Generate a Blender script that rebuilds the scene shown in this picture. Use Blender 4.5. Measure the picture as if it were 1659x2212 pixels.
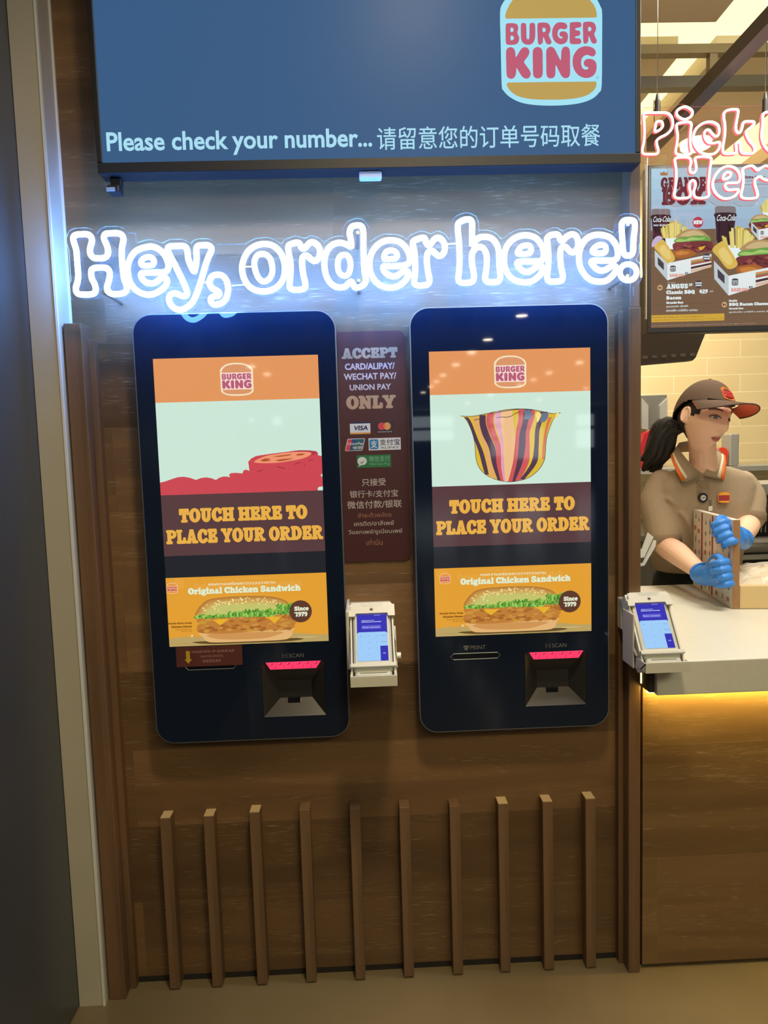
import bpy, bmesh, math, random
from mathutils import Vector, Matrix
from mathutils.geometry import tessellate_polygon
R = math.radians
scene = bpy.context.scene
for o in list(bpy.data.objects):
    bpy.data.objects.remove(o)
COL = scene.collection

# ---------------------------------------------------------------- camera
CAM = Vector((0.49865, -1.71997, 1.40578))
ROT = Matrix(((0.999064618, -0.030978400, -0.030169973),
              (-0.032726630, -0.085644072, -0.995788161),
              (0.028264045, 0.995844080, -0.086577781)))   # rows: right, down, forward
FPX = 1500.0
cd = bpy.data.cameras.new('camera')
cam = bpy.data.objects.new('camera', cd)
COL.objects.link(cam)
cd.sensor_fit = 'VERTICAL'
cd.sensor_height = 24.0
cd.lens = 24.0 * FPX / 2212
cd.clip_start = 0.02
m = Matrix((ROT[0], -ROT[1], -ROT[2])).transposed().to_4x4()
m.translation = CAM
cam.matrix_world = m
scene.camera = cam

def at(u, v, Y=0.0):
    """the point of the vertical plane at depth Y that the photo shows at (u, v)"""
    d = ROT.transposed() @ Vector(((u - 829.5) / FPX, (v - 1106) / FPX, 1))
    return CAM + d * ((Y - CAM.y) / d.y)

def atz(u, v, Z):
    d = ROT.transposed() @ Vector(((u - 829.5) / FPX, (v - 1106) / FPX, 1))
    return CAM + d * ((Z - CAM.z) / d.z)

# ---------------------------------------------------------------- world, exposure
w = bpy.data.worlds.new('world')
scene.world = w
w.use_nodes = True
w.node_tree.nodes['Background'].inputs[0].default_value = (1.0, 0.86, 0.62, 1)
w.node_tree.nodes['Background'].inputs[1].default_value = 0.0
scene.view_settings.view_transform = 'Standard'
scene.view_settings.look = 'None'
scene.view_settings.gamma = 1.0
scene.view_settings.exposure = 0.0
try:
    scene.view_settings.use_curve_mapping = False
    scene.cycles.use_denoising = True
    scene.cycles.max_bounces = 8
    scene.cycles.transparent_max_bounces = 12
    scene.cycles.sample_clamp_indirect = 6.0
except Exception:
    pass

def area(name, loc, target, sx, sy, power, color, spread=180):
    l = bpy.data.lights.new(name, 'AREA')
    l.shape = 'RECTANGLE'
    l.size, l.size_y, l.energy, l.color = sx, sy, power, color
    l.spread = R(spread)
    o = bpy.data.objects.new(name, l)
    COL.objects.link(o)
    o.location = loc
    o.rotation_euler = (Vector(target) - Vector(loc)).to_track_quat('-Z', 'Y').to_euler()
    return o
NEON = 50.0         # output of the white sign tubes
# hall downlights in front of the wall, kitchen ceiling lights behind the pass-through
area('hall_light', (1.6, -3.4, 3.15), (0.6, 0.05, 0.6), 3.0, 1.2, 23, (1.0, 0.85, 0.52), 85)
area('hall_downlight', (0.75, -1.15, 3.15), (0.62, -0.2, 0.6), 0.22, 0.22, 13, (1.0, 0.80, 0.46), 110)
area('counter_light', (1.95, -0.1, 2.9), (2.0, 0.4, 0.86), 0.7, 0.5, 44, (1.0, 0.91, 0.78))
area('kitchen_light', (1.9, 1.5, 2.75), (2.2, 1.7, 0.9), 1.6, 0.8, 46, (1.0, 0.87, 0.66))
area('wall_wash', (2.5, 1.9, 2.9), (2.6, 2.6, 1.4), 1.6, 0.3, 7, (1.0, 0.86, 0.64))
# ---------------------------------------------------------------- materials
def mat(name, col, rough=0.5, metal=0.0, emit=None, estr=1.0, spec=0.5, coat=0.0, alpha=1.0, trans=0.0):
    mt = bpy.data.materials.get(name)
    if mt:
        return mt
    mt = bpy.data.materials.new(name)
    mt.use_nodes = True
    b = mt.node_tree.nodes['Principled BSDF']
    b.inputs['Base Color'].default_value = (*col, 1)
    b.inputs['Roughness'].default_value = rough
    b.inputs['Metallic'].default_value = metal
    b.inputs['Specular IOR Level'].default_value = spec
    b.inputs['Coat Weight'].default_value = coat
    b.inputs['Coat Roughness'].default_value = 0.03
    b.inputs['Alpha'].default_value = alpha
    b.inputs['Transmission Weight'].default_value = trans
    if emit:
        b.inputs['Emission Color'].default_value = (*emit, 1)
        b.inputs['Emission Strength'].default_value = estr
    return mt

def lin(r, g, b):
    f = lambda c: c / 12.92 if c <= 0.04045 else ((c + 0.055) / 1.055) ** 2.4
    return (f(r / 255), f(g / 255), f(b / 255))

def screen(name, rgb, k=1.0, rough=0.04, spec=0.5):
    """a lit patch of a display under glass"""
    return mat(name, (0.004, 0.004, 0.005), rough, emit=lin(*rgb), estr=k, spec=spec)

def paint(name, rgb, rough=0.5, metal=0.0, spec=0.5):
    return mat(name, lin(*rgb), rough, metal, spec=spec)

def nodes(mt):
    nt = mt.node_tree
    return nt, nt.nodes, nt.links, nt.nodes['Principled BSDF']

def wood(name, dark, mid, light, grain='X', plank=(1.5, 0.2), rough=0.42, pores=0.35, tone=0.35):
    """planked oak veneer, grain along one axis, pale filled pores"""
    mt = mat(name, mid, rough, spec=0.35)
    nt, N, L, b = nodes(mt)
    tc = N.new('ShaderNodeTexCoord')
    mp = N.new('ShaderNodeMapping')
    L.new(tc.outputs['Object'], mp.inputs[0])
    if grain == 'Z':
        mp.inputs['Rotation'].default_value = (0, R(90), 0)
    sep = N.new('ShaderNodeSeparateXYZ')
    L.new(mp.outputs[0], sep.inputs[0])
    cmb = N.new('ShaderNodeCombineXYZ')
    L.new(sep.outputs['X'], cmb.inputs['X'])
    L.new(sep.outputs['Z'], cmb.inputs['Y'])
    br = N.new('ShaderNodeTexBrick')
    br.offset = 0.37
    br.inputs['Color1'].default_value = (0, 0, 0, 1)
    br.inputs['Color2'].default_value = (1, 1, 1, 1)
    br.inputs['Mortar'].default_value = (0.5, 0.5, 0.5, 1)
    br.inputs['Scale'].default_value = 1.0
    br.inputs['Mortar Size'].default_value = 0.0009
    br.inputs['Brick Width'].default_value = plank[0]
    br.inputs['Row Height'].default_value = plank[1]
    L.new(cmb.outputs[0], br.inputs[0])
    # plank id shifts the grain
    vm = N.new('ShaderNodeVectorMath')
    vm.operation = 'MULTIPLY_ADD'
    L.new(br.outputs['Color'], vm.inputs[0])
    vm.inputs[1].default_value = (7.3, 3.1, 5.7)
    L.new(mp.outputs[0], vm.inputs[2])
    st = N.new('ShaderNodeVectorMath')
    st.operation = 'MULTIPLY'
    L.new(vm.outputs[0], st.inputs[0])
    st.inputs[1].default_value = (1.1, 5.0, 11.0)
    n1 = N.new('ShaderNodeTexNoise')
    n1.inputs['Scale'].default_value = 1.0
    n1.inputs['Detail'].default_value = 3
    n1.inputs['Distortion'].default_value = 0.9
    L.new(st.outputs[0], n1.inputs[0])
    # cathedral rings: bands of the soft noise
    mr = N.new('ShaderNodeMath')
    mr.operation = 'MULTIPLY'
    mr.inputs[1].default_value = 26.0
    L.new(n1.outputs['Fac'], mr.inputs[0])
    sn = N.new('ShaderNodeMath')
    sn.operation = 'SINE'
    L.new(mr.outputs[0], sn.inputs[0])
    st2 = N.new('ShaderNodeVectorMath')
    st2.operation = 'MULTIPLY'
    L.new(vm.outputs[0], st2.inputs[0])
    st2.inputs[1].default_value = (22.0, 200.0, 420.0)
    n2 = N.new('ShaderNodeTexNoise')
    n2.inputs['Scale'].default_value = 1.0
    n2.inputs['Detail'].default_value = 3
    L.new(st2.outputs[0], n2.inputs[0])
    ramp = N.new('ShaderNodeValToRGB')
    ramp.color_ramp.elements[0].position = 0.22
    ramp.color_ramp.elements[0].color = (*dark, 1)
    ramp.color_ramp.elements[1].position = 0.70
    ramp.color_ramp.elements[1].color = (*mid, 1)
    L.new(n1.outputs['Fac'], ramp.inputs[0])
    mx = N.new('ShaderNodeMix')
    mx.data_type = 'RGBA'
    mx.blend_type = 'MULTIPLY'
    mx.inputs[0].default_value = tone
    L.new(ramp.outputs[0], mx.inputs[6])
    L.new(br.outputs['Color'], mx.inputs[7])
    # pores
    pr = N.new('ShaderNodeMapRange')
    pr.inputs['From Min'].default_value = 0.56
    pr.inputs['From Max'].default_value = 0.72
    L.new(n2.outputs['Fac'], pr.inputs[0])
    rr = N.new('ShaderNodeMapRange')
    rr.inputs['From Min'].default_value = -0.2
    rr.inputs['From Max'].default_value = 1.0
    L.new(sn.outputs[0], rr.inputs[0])
    pm = N.new('ShaderNodeMath')
    pm.operation = 'MULTIPLY'
    L.new(pr.outputs[0], pm.inputs[0])
    L.new(rr.outputs[0], pm.inputs[1])
    pk = N.new('ShaderNodeMath')
    pk.operation = 'MULTIPLY'
    pk.inputs[1].default_value = pores
    L.new(pm.outputs[0], pk.inputs[0])
    mx2 = N.new('ShaderNodeMix')
    mx2.data_type = 'RGBA'
    L.new(pk.outputs[0], mx2.inputs[0])
    L.new(mx.outputs[2], mx2.inputs[6])
    mx2.inputs[7].default_value = (*light, 1)
    L.new(mx2.outputs[2], b.inputs['Base Color'])
    bp = N.new('ShaderNodeBump')
    bp.inputs['Strength'].default_value = 0.25
    bp.inputs['Distance'].default_value = 0.001
    L.new(n2.outputs['Fac'], bp.inputs['Height'])
    L.new(bp.outputs[0], b.inputs['Normal'])
    return mt

def speckle(mt, amount=0.12, scale=40):
    """slight tone variation of an existing plain material"""
    nt, N, L, b = nodes(mt)
    c = tuple(b.inputs['Base Color'].default_value)[:3]
    n = N.new('ShaderNodeTexNoise')
    n.inputs['Scale'].default_value = scale
    n.inputs['Detail'].default_value = 4
    tc = N.new('ShaderNodeTexCoord')
    L.new(tc.outputs['Object'], n.inputs[0])
    r = N.new('ShaderNodeValToRGB')
    r.color_ramp.elements[0].position = 0.3
    r.color_ramp.elements[1].position = 0.7
    r.color_ramp.elements[0].color = (*[x * (1 - amount) for x in c], 1)
    r.color_ramp.elements[1].color = (*[min(1, x * (1 + amount)) for x in c], 1)
    L.new(n.outputs['Fac'], r.inputs[0])
    L.new(r.outputs[0], b.inputs['Base Color'])
    return mt

# ---------------------------------------------------------------- mesh building
class MB:
    def __init__(s):
        s.v, s.f, s.m, s.mats, s.sm = [], [], [], [], []
    def mi(s, mt):
        if mt not in s.mats:
            s.mats.append(mt)
        return s.mats.index(mt)
    def add(s, vs, fs, mt, smooth=False):
        k = len(s.v)
        s.v += [Vector(p) for p in vs]
        i = s.mi(mt)
        for f in fs:
            s.f.append([k + a for a in f])
            s.m.append(i)
            s.sm.append(smooth)
    def box(s, a, b, mt, bev=0.0):
        x0, y0, z0 = [min(p, q) for p, q in zip(a, b)]
        x1, y1, z1 = [max(p, q) for p, q in zip(a, b)]
        if bev <= 0:
            s.add([(x0,y0,z0),(x1,y0,z0),(x1,y1,z0),(x0,y1,z0),(x0,y0,z1),(x1,y0,z1),(x1,y1,z1),(x0,y1,z1)],
                  [(3,2,1,0),(4,5,6,7),(0,1,5,4),(1,2,6,5),(2,3,7,6),(3,0,4,7)], mt)
            return
        bm = bmesh.new()
        bmesh.ops.create_cube(bm, size=1)
        for v in bm.verts:
            v.co = Vector(((x0+x1)/2 + v.co.x*(x1-x0), (y0+y1)/2 + v.co.y*(y1-y0), (z0+z1)/2 + v.co.z*(z1-z0)))
        bmesh.ops.bevel(bm, geom=list(bm.edges), offset=bev, segments=2, affect='EDGES', profile=0.5)
        s.bm(bm, mt)
    def bm(s, bm, mt, smooth=False, M=None):
        bm.verts.index_update()
        s.add([(M @ v.co if M else v.co.copy()) for v in bm.verts], [[v.index for v in f.verts] for f in bm.faces], mt, smooth)
        bm.free()
    def prism(s, poly, y0, y1, mt, side=None, bev=0.0):
        """polygon in (x, z) extruded from y0 (front) to y1"""
        n = len(poly)
        A = sum(poly[i][0]*poly[(i+1) % n][1] - poly[(i+1) % n][0]*poly[i][1] for i in range(n))
        if A < 0:
            poly = list(reversed(poly))
        tri = tessellate_polygon([[Vector((p[0], p[1], 0)) for p in poly]])
        fr = [(p[0], y0, p[1]) for p in poly]
        bk = [(p[0], y1, p[1]) for p in poly]
        def ori(t):
            a, b, c = [poly[i] for i in t]
            return t if (b[0]-a[0])*(c[1]-a[1]) - (b[1]-a[1])*(c[0]-a[0]) > 0 else (t[0], t[2], t[1])
        tri = [ori(t) for t in tri]
        s.add(fr, tri, mt)
        s.add(bk, [tuple(reversed(t)) for t in tri], mt)
        s.add(fr + bk, [(i, n+i, n+(i+1) % n, (i+1) % n) for i in range(n)], side or mt)
    def flat(s, poly, y, mt):
        """thin filled shape in (x, z) at depth y, facing the viewer side"""
        tri = tessellate_polygon([[Vector((p[0], p[1], 0)) for p in poly]])
        out = []
        for t in tri:
            a, b, c = [poly[i] for i in t]
            out.append(t if (b[0]-a[0])*(c[1]-a[1]) - (b[1]-a[1])*(c[0]-a[0]) > 0 else (t[0], t[2], t[1]))
        s.add([(p[0], y, p[1]) for p in poly], out, mt)
    def rect(s, x0, z0, x1, z1, y, mt):
        s.flat([(min(x0,x1), min(z0,z1)), (max(x0,x1), min(z0,z1)), (max(x0,x1), max(z0,z1)), (min(x0,x1), max(z0,z1))], y, mt)
    def tube(s, pts, r, mt, closed=False, n=8, smooth=True, radii=None, flat=None, caps=True):
        P = [Vector(p) for p in pts]
        N = len(P)
        up = None
        rings = []
        for i in range(N):
            a = P[i-1] if (closed or i > 0) else P[0]
            c = P[(i+1) % N] if (closed or i < N-1) else P[-1]
            t = (c - a).normalized()
            if up is None:
                up = t.orthogonal().normalized()
                if abs(t.y) < 0.9:
                    up = (Vector((0, 1, 0)) - t * t.y).normalized()
            else:
                up = up - t * up.dot(t)
                up = up.normalized() if up.length > 1e-6 else t.orthogonal().normalized()
            sd = t.cross(up)
            rr = radii[i] if radii else r
            fl = flat or 1.0
            rings.append([P[i] + (up * math.cos(2*math.pi*k/n) * fl + sd * math.sin(2*math.pi*k/n)) * rr for k in range(n)])
        vs = [q for g in rings for q in g]
        fs = []
        M = N if closed else N-1
        for i in range(M):
            j = (i+1) % N
            for k in range(n):
                fs.append((i*n+k, i*n+(k+1) % n, j*n+(k+1) % n, j*n+k))
        if not closed and caps:
            fs.append(tuple(reversed(range(n))))
            fs.append(tuple((N-1)*n + k for k in range(n)))
        # outward winding
        s.add(vs, [tuple(reversed(f)) for f in fs], mt, smooth)
    def cyl(s, a, b, r, mt, n=24, r2=None, smooth=True):
        a, b = Vector(a), Vector(b)
        t = (b-a).normalized()
        u = t.orthogonal().normalized()
        w_ = t.cross(u)
        r2 = r if r2 is None else r2
        vs = [a + (u*math.cos(2*math.pi*k/n) + w_*math.sin(2*math.pi*k/n))*r for k in range(n)] + \
             [b + (u*math.cos(2*math.pi*k/n) + w_*math.sin(2*math.pi*k/n))*r2 for k in range(n)]
        s.add(vs, [(k, (k+1) % n, n+(k+1) % n, n+k) for k in range(n)], mt, smooth)
        s.add(vs[:n], [tuple(reversed(range(n)))], mt)
        s.add(vs[n:], [tuple(range(n))], mt)
    def xf(s, M):
        s.v = [M @ p for p in s.v]
        return s
    def build(s, name, parent=None, origin=None):
        o_ = origin
        if o_ is None:
            if parent is not None:
                o_ = parent.matrix_basis.translation if parent.parent is None else parent['_o']
            else:
                xs, ys, zs = zip(*[(p.x, p.y, p.z) for p in s.v])
                o_ = Vector(((min(xs)+max(xs))/2, (min(ys)+max(ys))/2, min(zs)))
        o_ = Vector(o_)
        me = bpy.data.meshes.new(name)
        me.from_pydata([tuple(p - o_) for p in s.v], [], s.f)
        for mt in s.mats:
            me.materials.append(mt)
        for i, p in enumerate(me.polygons):
            p.material_index = s.m[i]
            p.use_smooth = s.sm[i]
        me.update()
        ob = bpy.data.objects.new(name, me)
        COL.objects.link(ob)
        if parent is not None:
            ob.parent = parent
        else:
            ob.location = o_
        ORG[ob.name] = o_
        return ob

ORG = {}
def sub(name, mb, parent):
    """a part (or sub-part) of parent, built in world coordinates"""
    o_ = ORG[parent.name]
    ob = mb.build(name, None, origin=o_)
    ob.location = (0, 0, 0)
    ob.parent = parent
    ORG[ob.name] = o_
    return ob
def tag(o, label, cat, group=None, kind=None):
    if label: o['label'] = label
    if cat: o['category'] = cat
    if group: o['group'] = group
    if kind: o['kind'] = kind
    return o
def thing(name, loc, label, cat, group=None):
    o = bpy.data.objects.new(name, None)
    o.empty_display_size = 0.05
    COL.objects.link(o)
    o.location = loc
    ORG[o.name] = Vector(loc)
    return tag(o, label, cat, group)
def single(name, mb, label, cat, group=None):
    return tag(mb.build(name), label, cat, group)
def struct(name, mb):
    o = mb.build(name)
    o['kind'] = 'structure'
    return o

def cr(P, n=4, closed=True):
    P = [Vector(p) for p in P]
    N = len(P)
    out = []
    for i in range(N if closed else N-1):
        if closed:
            a, b, c, d = P[i-1], P[i], P[(i+1) % N], P[(i+2) % N]
        else:
            a, b, c, d = P[max(i-1, 0)], P[i], P[i+1], P[min(i+2, N-1)]
        for k in range(n):
            t = k / n
            out.append(0.5*((2*b) + (c-a)*t + (2*a-5*b+4*c-d)*t*t + (3*b-a-3*c+d)*t**3))
    if not closed:
        out.append(P[-1])
    return out

def rrect(x0, z0, x1, z1, r, n=8):
    out = []
    for cx, cz, a0 in ((x1-r, z1-r, 0), (x0+r, z1-r, 90), (x0+r, z0+r, 180), (x1-r, z0+r, 270)):
        for k in range(n+1):
            a = R(a0 + 90*k/n)
            out.append((cx + r*math.cos(a), cz + r*math.sin(a)))
    return out
def disc(cx, cz, rx, rz=None, n=28):
    rz = rz or rx
    return [(cx + rx*math.cos(2*math.pi*k/n), cz + rz*math.sin(2*math.pi*k/n)) for k in range(n)]

# ---------------------------------------------------------------- lettering
def bfont(body, bold=0.0):
    c = bpy.data.curves.new('t', 'FONT')
    c.body = body
    c.size = 1
    c.offset = bold
    c.resolution_u = 3
    o = bpy.data.objects.new('t', c)
    COL.objects.link(o)
    dg = bpy.context.evaluated_depsgraph_get()
    me = bpy.data.meshes.new_from_object(o.evaluated_get(dg))
    vs = [(v.co.x, v.co.y) for v in me.vertices]
    fs = [tuple(p.vertices) for p in me.polygons]
    bpy.data.meshes.remove(me)
    bpy.data.objects.remove(o)
    bpy.data.curves.remove(c)
    return vs, fs

# a fat rounded slab face, drawn from bars and bowls (cap height 1)
def bar(x0, y0, x1, y1, r=0.07):
    return ('p', rrect(min(x0,x1), min(y0,y1), max(x0,x1), max(y0,y1), min(r, abs(x1-x0)*.45, abs(y1-y0)*.45), 3))
def bowl(cx, cy, rx, ry, ix, iy, a0=0, a1=360, n=28):
    if a1 - a0 >= 360:
        return ('r', disc(cx, cy, rx, ry, n), disc(cx, cy, ix, iy, n))
    o = []
    for k in range(n+1):
        a = R(a0 + (a1-a0)*k/n)
        o.append((cx + rx*math.cos(a), cy + ry*math.sin(a)))
    for k in range(n, -1, -1):
        a = R(a0 + (a1-a0)*k/n)
        o.append((cx + ix*math.cos(a), cy + iy*math.sin(a)))
    return ('p', o)
def pl(*p):
    return ('p', list(p))
def ft(x, y, w=.5, h=.16):
    return bar(x - w/2, y, x + w/2, y + h, .05)
SLAB = {
 'T': (.84, [bar(.28,0,.56,1), bar(.02,.76,.82,1), bar(.02,.56,.2,.9), bar(.64,.56,.82,.9), ft(.42,0,.5,.15)]),
 'O': (.92, [bowl(.46,.5,.46,.52,.15,.33)]),
 'U': (.94, [bar(.12,.3,.4,1), bar(.6,.3,.82,1), bowl(.47,.36,.35,.38,.09,.16,180,360), ft(.26,.84,.5), ft(.71,.84,.42)]),
 'C': (.86, [bowl(.46,.5,.46,.52,.15,.33,38,322), bar(.6,.58,.82,.95,.08), bar(.64,.1,.84,.34,.09)]),
 'H': (1.0, [bar(.1,0,.38,1), bar(.62,0,.9,1), bar(.3,.4,.7,.6), ft(.24,0,.48), ft(.76,0,.48), ft(.24,.84,.48), ft(.76,.84,.48)]),
 'E': (.84, [bar(.1,0,.38,1), bar(.02,.8,.78,1), bar(.02,0,.8,.2), bar(.3,.41,.6,.6), bar(.6,.62,.78,.95), bar(.62,.05,.82,.38), bar(.5,.34,.64,.67,.05)]),
 'R': (.96, [bar(.1,0,.38,1), bowl(.46,.73,.4,.27,.14,.1,-90,90), bar(.3,.82,.48,1), bar(.3,.44,.5,.62), pl((.38,.5),(.62,.5),(.8,.17),(.95,.16),(.95,0),(.66,0)), ft(.24,0,.48), ft(.2,.84,.36)]),
 'P': (.86, [bar(.1,0,.38,1), bowl(.46,.7,.4,.3,.14,.13,-90,90), bar(.3,.82,.48,1), bar(.3,.4,.5,.58), ft(.24,0,.5), ft(.2,.84,.36)]),
 'L': (.8, [bar(.1,0,.38,1), bar(.02,0,.76,.2), bar(.58,.05,.78,.42), ft(.24,.84,.48)]),
 'A': (1.0, [pl((.1,.05),(.36,1),(.64,1),(.9,.05),(.62,.05),(.5,.66),(.33,.05)), bar(.3,.2,.72,.36), ft(.2,0,.42), ft(.78,0,.48)]),
 'Y': (.94, [pl((.02,.95),(.34,.95),(.48,.62),(.62,.95),(.9,.95),(.62,.4),(.34,.4)), bar(.34,0,.62,.5), ft(.2,.84,.44), ft(.76,.84,.4), ft(.48,0,.48)]),
 'D': (.96, [bar(.1,0,.38,1), bowl(.42,.5,.52,.5,.2,.3,-90,90), bar(.3,.8,.44,1), bar(.3,0,.44,.2), ft(.2,0,.36), ft(.2,.84,.36)]),
 'N': (1.0, [bar(.12,0,.32,1), bar(.68,0,.88,1), pl((.06,1),(.36,1),(.9,.0),(.66,.0)), ft(.22,0,.42), ft(.16,.84,.3), ft(.78,.84,.42)]),
 'W': (1.3, [pl((.04,.95),(.34,.95),(.46,.35),(.58,.95),(.78,.95),(.9,.35),(1.02,.95),(1.26,.95),(1.0,0),(.78,0),(.67,.5),(.54,0),(.32,0)), ft(.2,.84,.44), ft(1.12,.84,.36)]),
 'I': (.56, [bar(.14,0,.42,1), ft(.28,0,.52), ft(.28,.84,.52)]),
 'G': (.94, [bowl(.46,.5,.46,.52,.15,.33,38,322), bar(.6,.6,.8,.95,.08), bar(.58,.05,.86,.46), bar(.46,.36,.94,.5,.05)]),
 'B': (.92, [bar(.1,0,.38,1), bowl(.46,.74,.36,.26,.12,.1,-90,90), bowl(.46,.28,.42,.28,.14,.1,-90,90), bar(.3,.84,.48,1), bar(.3,.44,.48,.6), bar(.3,0,.48,.18), ft(.2,0,.36), ft(.2,.84,.36)]),
 'X': (1.0, [pl((.06,.95),(.38,.95),(.94,.05),(.6,.05)), pl((.6,.95),(.9,.95),(.4,.05),(.08,.05)), ft(.22,.84,.42), ft(.76,.84,.4), ft(.24,0,.42), ft(.76,0,.46)]),
 'S': (.8, [bowl(.4,.72,.36,.29,.1,.1,30,270), bowl(.4,.27,.38,.29,.1,.1,-150,90), bar(.56,.62,.74,.97,.07), bar(.03,.03,.2,.38,.07)]),
 'Q': (.96, [bowl(.46,.5,.46,.52,.15,.33), pl((.4,.3),(.6,.3),(.98,-.14),(.72,-.16))]),
 'V': (.94, [pl((.04,.95),(.34,.95),(.5,.4),(.66,.95),(.9,.95),(.6,0),(.38,0)), ft(.2,.84,.44), ft(.76,.84,.38)]),
 'M': (1.2, [bar(.1,0,.32,1), bar(.86,0,1.1,1), pl((.08,1),(.36,1),(.68,.25),(.54,.1)), pl((.84,1),(1.1,1),(.68,.1),(.52,.25)), ft(.2,0,.4), ft(.98,0,.42)]),
 'F': (.8, [bar(.1,0,.38,1), bar(.02,.8,.78,1), bar(.3,.4,.62,.6), bar(.6,.62,.78,.95), ft(.24,0,.48)]),
 'K': (1.0, [bar(.1,0,.38,1), pl((.3,.42),(.66,.95),(.9,.95),(.5,.42)), pl((.4,.6),(.58,.62),(.94,.05),(.6,.05)), ft(.24,0,.48), ft(.24,.84,.48), ft(.78,.84,.4), ft(.78,0,.42)]),
 'J': (.6, [bar(.22,.2,.5,1), bowl(.26,.24,.24,.26,.02,.06,180,360), ft(.36,.84,.48)]),
 'a': (.74, [bowl(.3,.2,.28,.22,.09,.08), bar(.36,0,.6,.5), bowl(.34,.48,.27,.26,.06,.1,0,165), ft(.6,0,.22)]),
 'b': (.78, [bar(.08,0,.32,1), bowl(.42,.36,.34,.38,.1,.2), ft(.16,.84,.3)]),
 'c': (.68, [bowl(.36,.36,.36,.39,.11,.2,35,325), bar(.46,.42,.64,.68,.07)]),
 'd': (.8, [bar(.46,0,.7,1), bowl(.36,.36,.34,.38,.1,.2), ft(.5,.84,.3), ft(.7,0,.24)]),
 'e': (.7, [bowl(.36,.36,.36,.39,.11,.21,-0,318), bar(.16,.31,.7,.43,.04)]),
 'g': (.74, [bowl(.34,.46,.33,.29,.09,.13), bowl(.36,-.06,.36,.22,.16,.08), bar(.02,.08,.3,.2,.05), bar(.5,.56,.76,.72,.06)]),
 'h': (.86, [bar(.1,0,.34,1), bar(.54,0,.78,.5), bowl(.5,.46,.28,.29,.04,.1,0,180), ft(.2,0,.4), ft(.66,0,.36), ft(.16,.84,.3)]),
 'i': (.44, [bar(.1,0,.34,.7), ('p', disc(.22,.9,.14,.14,14)), ft(.22,0,.42), ft(.16,.56,.28)]),
 'k': (.86, [bar(.1,0,.34,1), pl((.28,.28),(.54,.7),(.8,.7),(.44,.28)), pl((.36,.44),(.54,.5),(.84,.05),(.56,.05)), ft(.2,0,.4), ft(.16,.84,.3), ft(.7,0,.36), ft(.66,.56,.34)]),
 'l': (.44, [bar(.1,0,.34,1), ft(.22,0,.42), ft(.16,.84,.28)]),
 'n': (.86, [bar(.1,0,.34,.72), bar(.54,0,.78,.5), bowl(.5,.46,.28,.29,.04,.1,0,180), ft(.2,0,.4), ft(.66,0,.36), ft(.16,.56,.3)]),
 'o': (.74, [bowl(.37,.36,.37,.39,.11,.21)]),
 'r': (.66, [bar(.1,0,.34,.72), bowl(.44,.46,.22,.28,.02,.1,20,180), ('p', disc(.52,.56,.13,.14,12)), ft(.22,0,.44), ft(.16,.56,.3)]),
 's': (.62, [bowl(.3,.53,.27,.22,.08,.07,30,270), bowl(.31,.2,.29,.22,.08,.07,-150,90), bar(.42,.46,.57,.7,.05), bar(.02,.02,.16,.28,.05)]),
 't': (.52, [bar(.12,.1,.36,.92), bar(.0,.54,.5,.7,.04), bowl(.32,.16,.2,.18,.02,.04,180,360)]),
 'u': (.86, [bar(.1,.2,.34,.7), bar(.54,0,.78,.7), bowl(.36,.22,.26,.24,.02,.08,180,360), ft(.14,.56,.3), ft(.58,.56,.3), ft(.72,0,.28)]),
 'w': (1.06, [pl((.04,.68),(.3,.68),(.4,.28),(.5,.68),(.64,.68),(.74,.28),(.84,.68),(1.02,.68),(.82,0),(.64,0),(.54,.36),(.44,0),(.26,0)), ft(.17,.56,.36), ft(.9,.56,.32)]),
 'x': (.8, [pl((.06,.66),(.32,.66),(.76,.04),(.48,.04)), pl((.5,.66),(.74,.66),(.3,.04),(.06,.04)), ft(.18,.56,.34), ft(.62,.56,.32), ft(.18,0,.34), ft(.62,0,.36)]),
 'y': (.8, [pl((.04,.68),(.32,.68),(.44,.26),(.56,.68),(.78,.68),(.42,-.2),(.18,-.2),(.34,.06)), ('p', disc(.18,-.14,.13,.13,12)), ft(.17,.56,.34), ft(.66,.56,.3)]),
 'm': (1.24, [bar(.1,0,.34,.72), bar(.5,0,.74,.5), bar(.92,0,1.14,.5), bowl(.48,.46,.26,.29,.04,.1,0,180), bowl(.88,.46,.26,.29,.04,.1,0,180), ft(.2,0,.36), ft(.62,0,.34), ft(1.04,0,.34), ft(.16,.56,.3)]),
 '1': (.56, [bar(.16,0,.42,1), pl((.0,.7),(.02,.82),(.2,1),(.3,1),(.3,.76)), ft(.28,0,.54)]),
 '2': (.76, [bowl(.36,.7,.34,.31,.1,.12,-40,190), pl((.02,.04),(.02,.2),(.42,.52),(.66,.56),(.4,.2),(.74,.2),(.74,0),(.06,0))]),
 '6': (.78, [bowl(.39,.31,.38,.32,.12,.14), bowl(.44,.5,.43,.52,.17,.34,60,200)]),
 '7': (.72, [bar(.04,.78,.7,1), pl((.44,.84),(.7,.84),(.42,0),(.14,0)), bar(.04,.62,.2,.95)]),
 '9': (.78, [bowl(.38,.69,.38,.32,.12,.14), bowl(.33,.5,.43,.52,.17,.34,-120,20)]),
 '/': (.42, [pl((.0,-.1),(.12,-.1),(.42,1.06),(.3,1.06))]),
 "'": (.3, [bar(.06,.7,.22,1.02,.06)]),
 '.': (.3, [('p', disc(.14,.12,.13,.13,12))]),
 ',': (.3, [('p', disc(.14,.12,.13,.13,12)), pl((.14,.06),(.27,.1),(.16,-.18),(.06,-.16))]),
}
LAY = []
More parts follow.
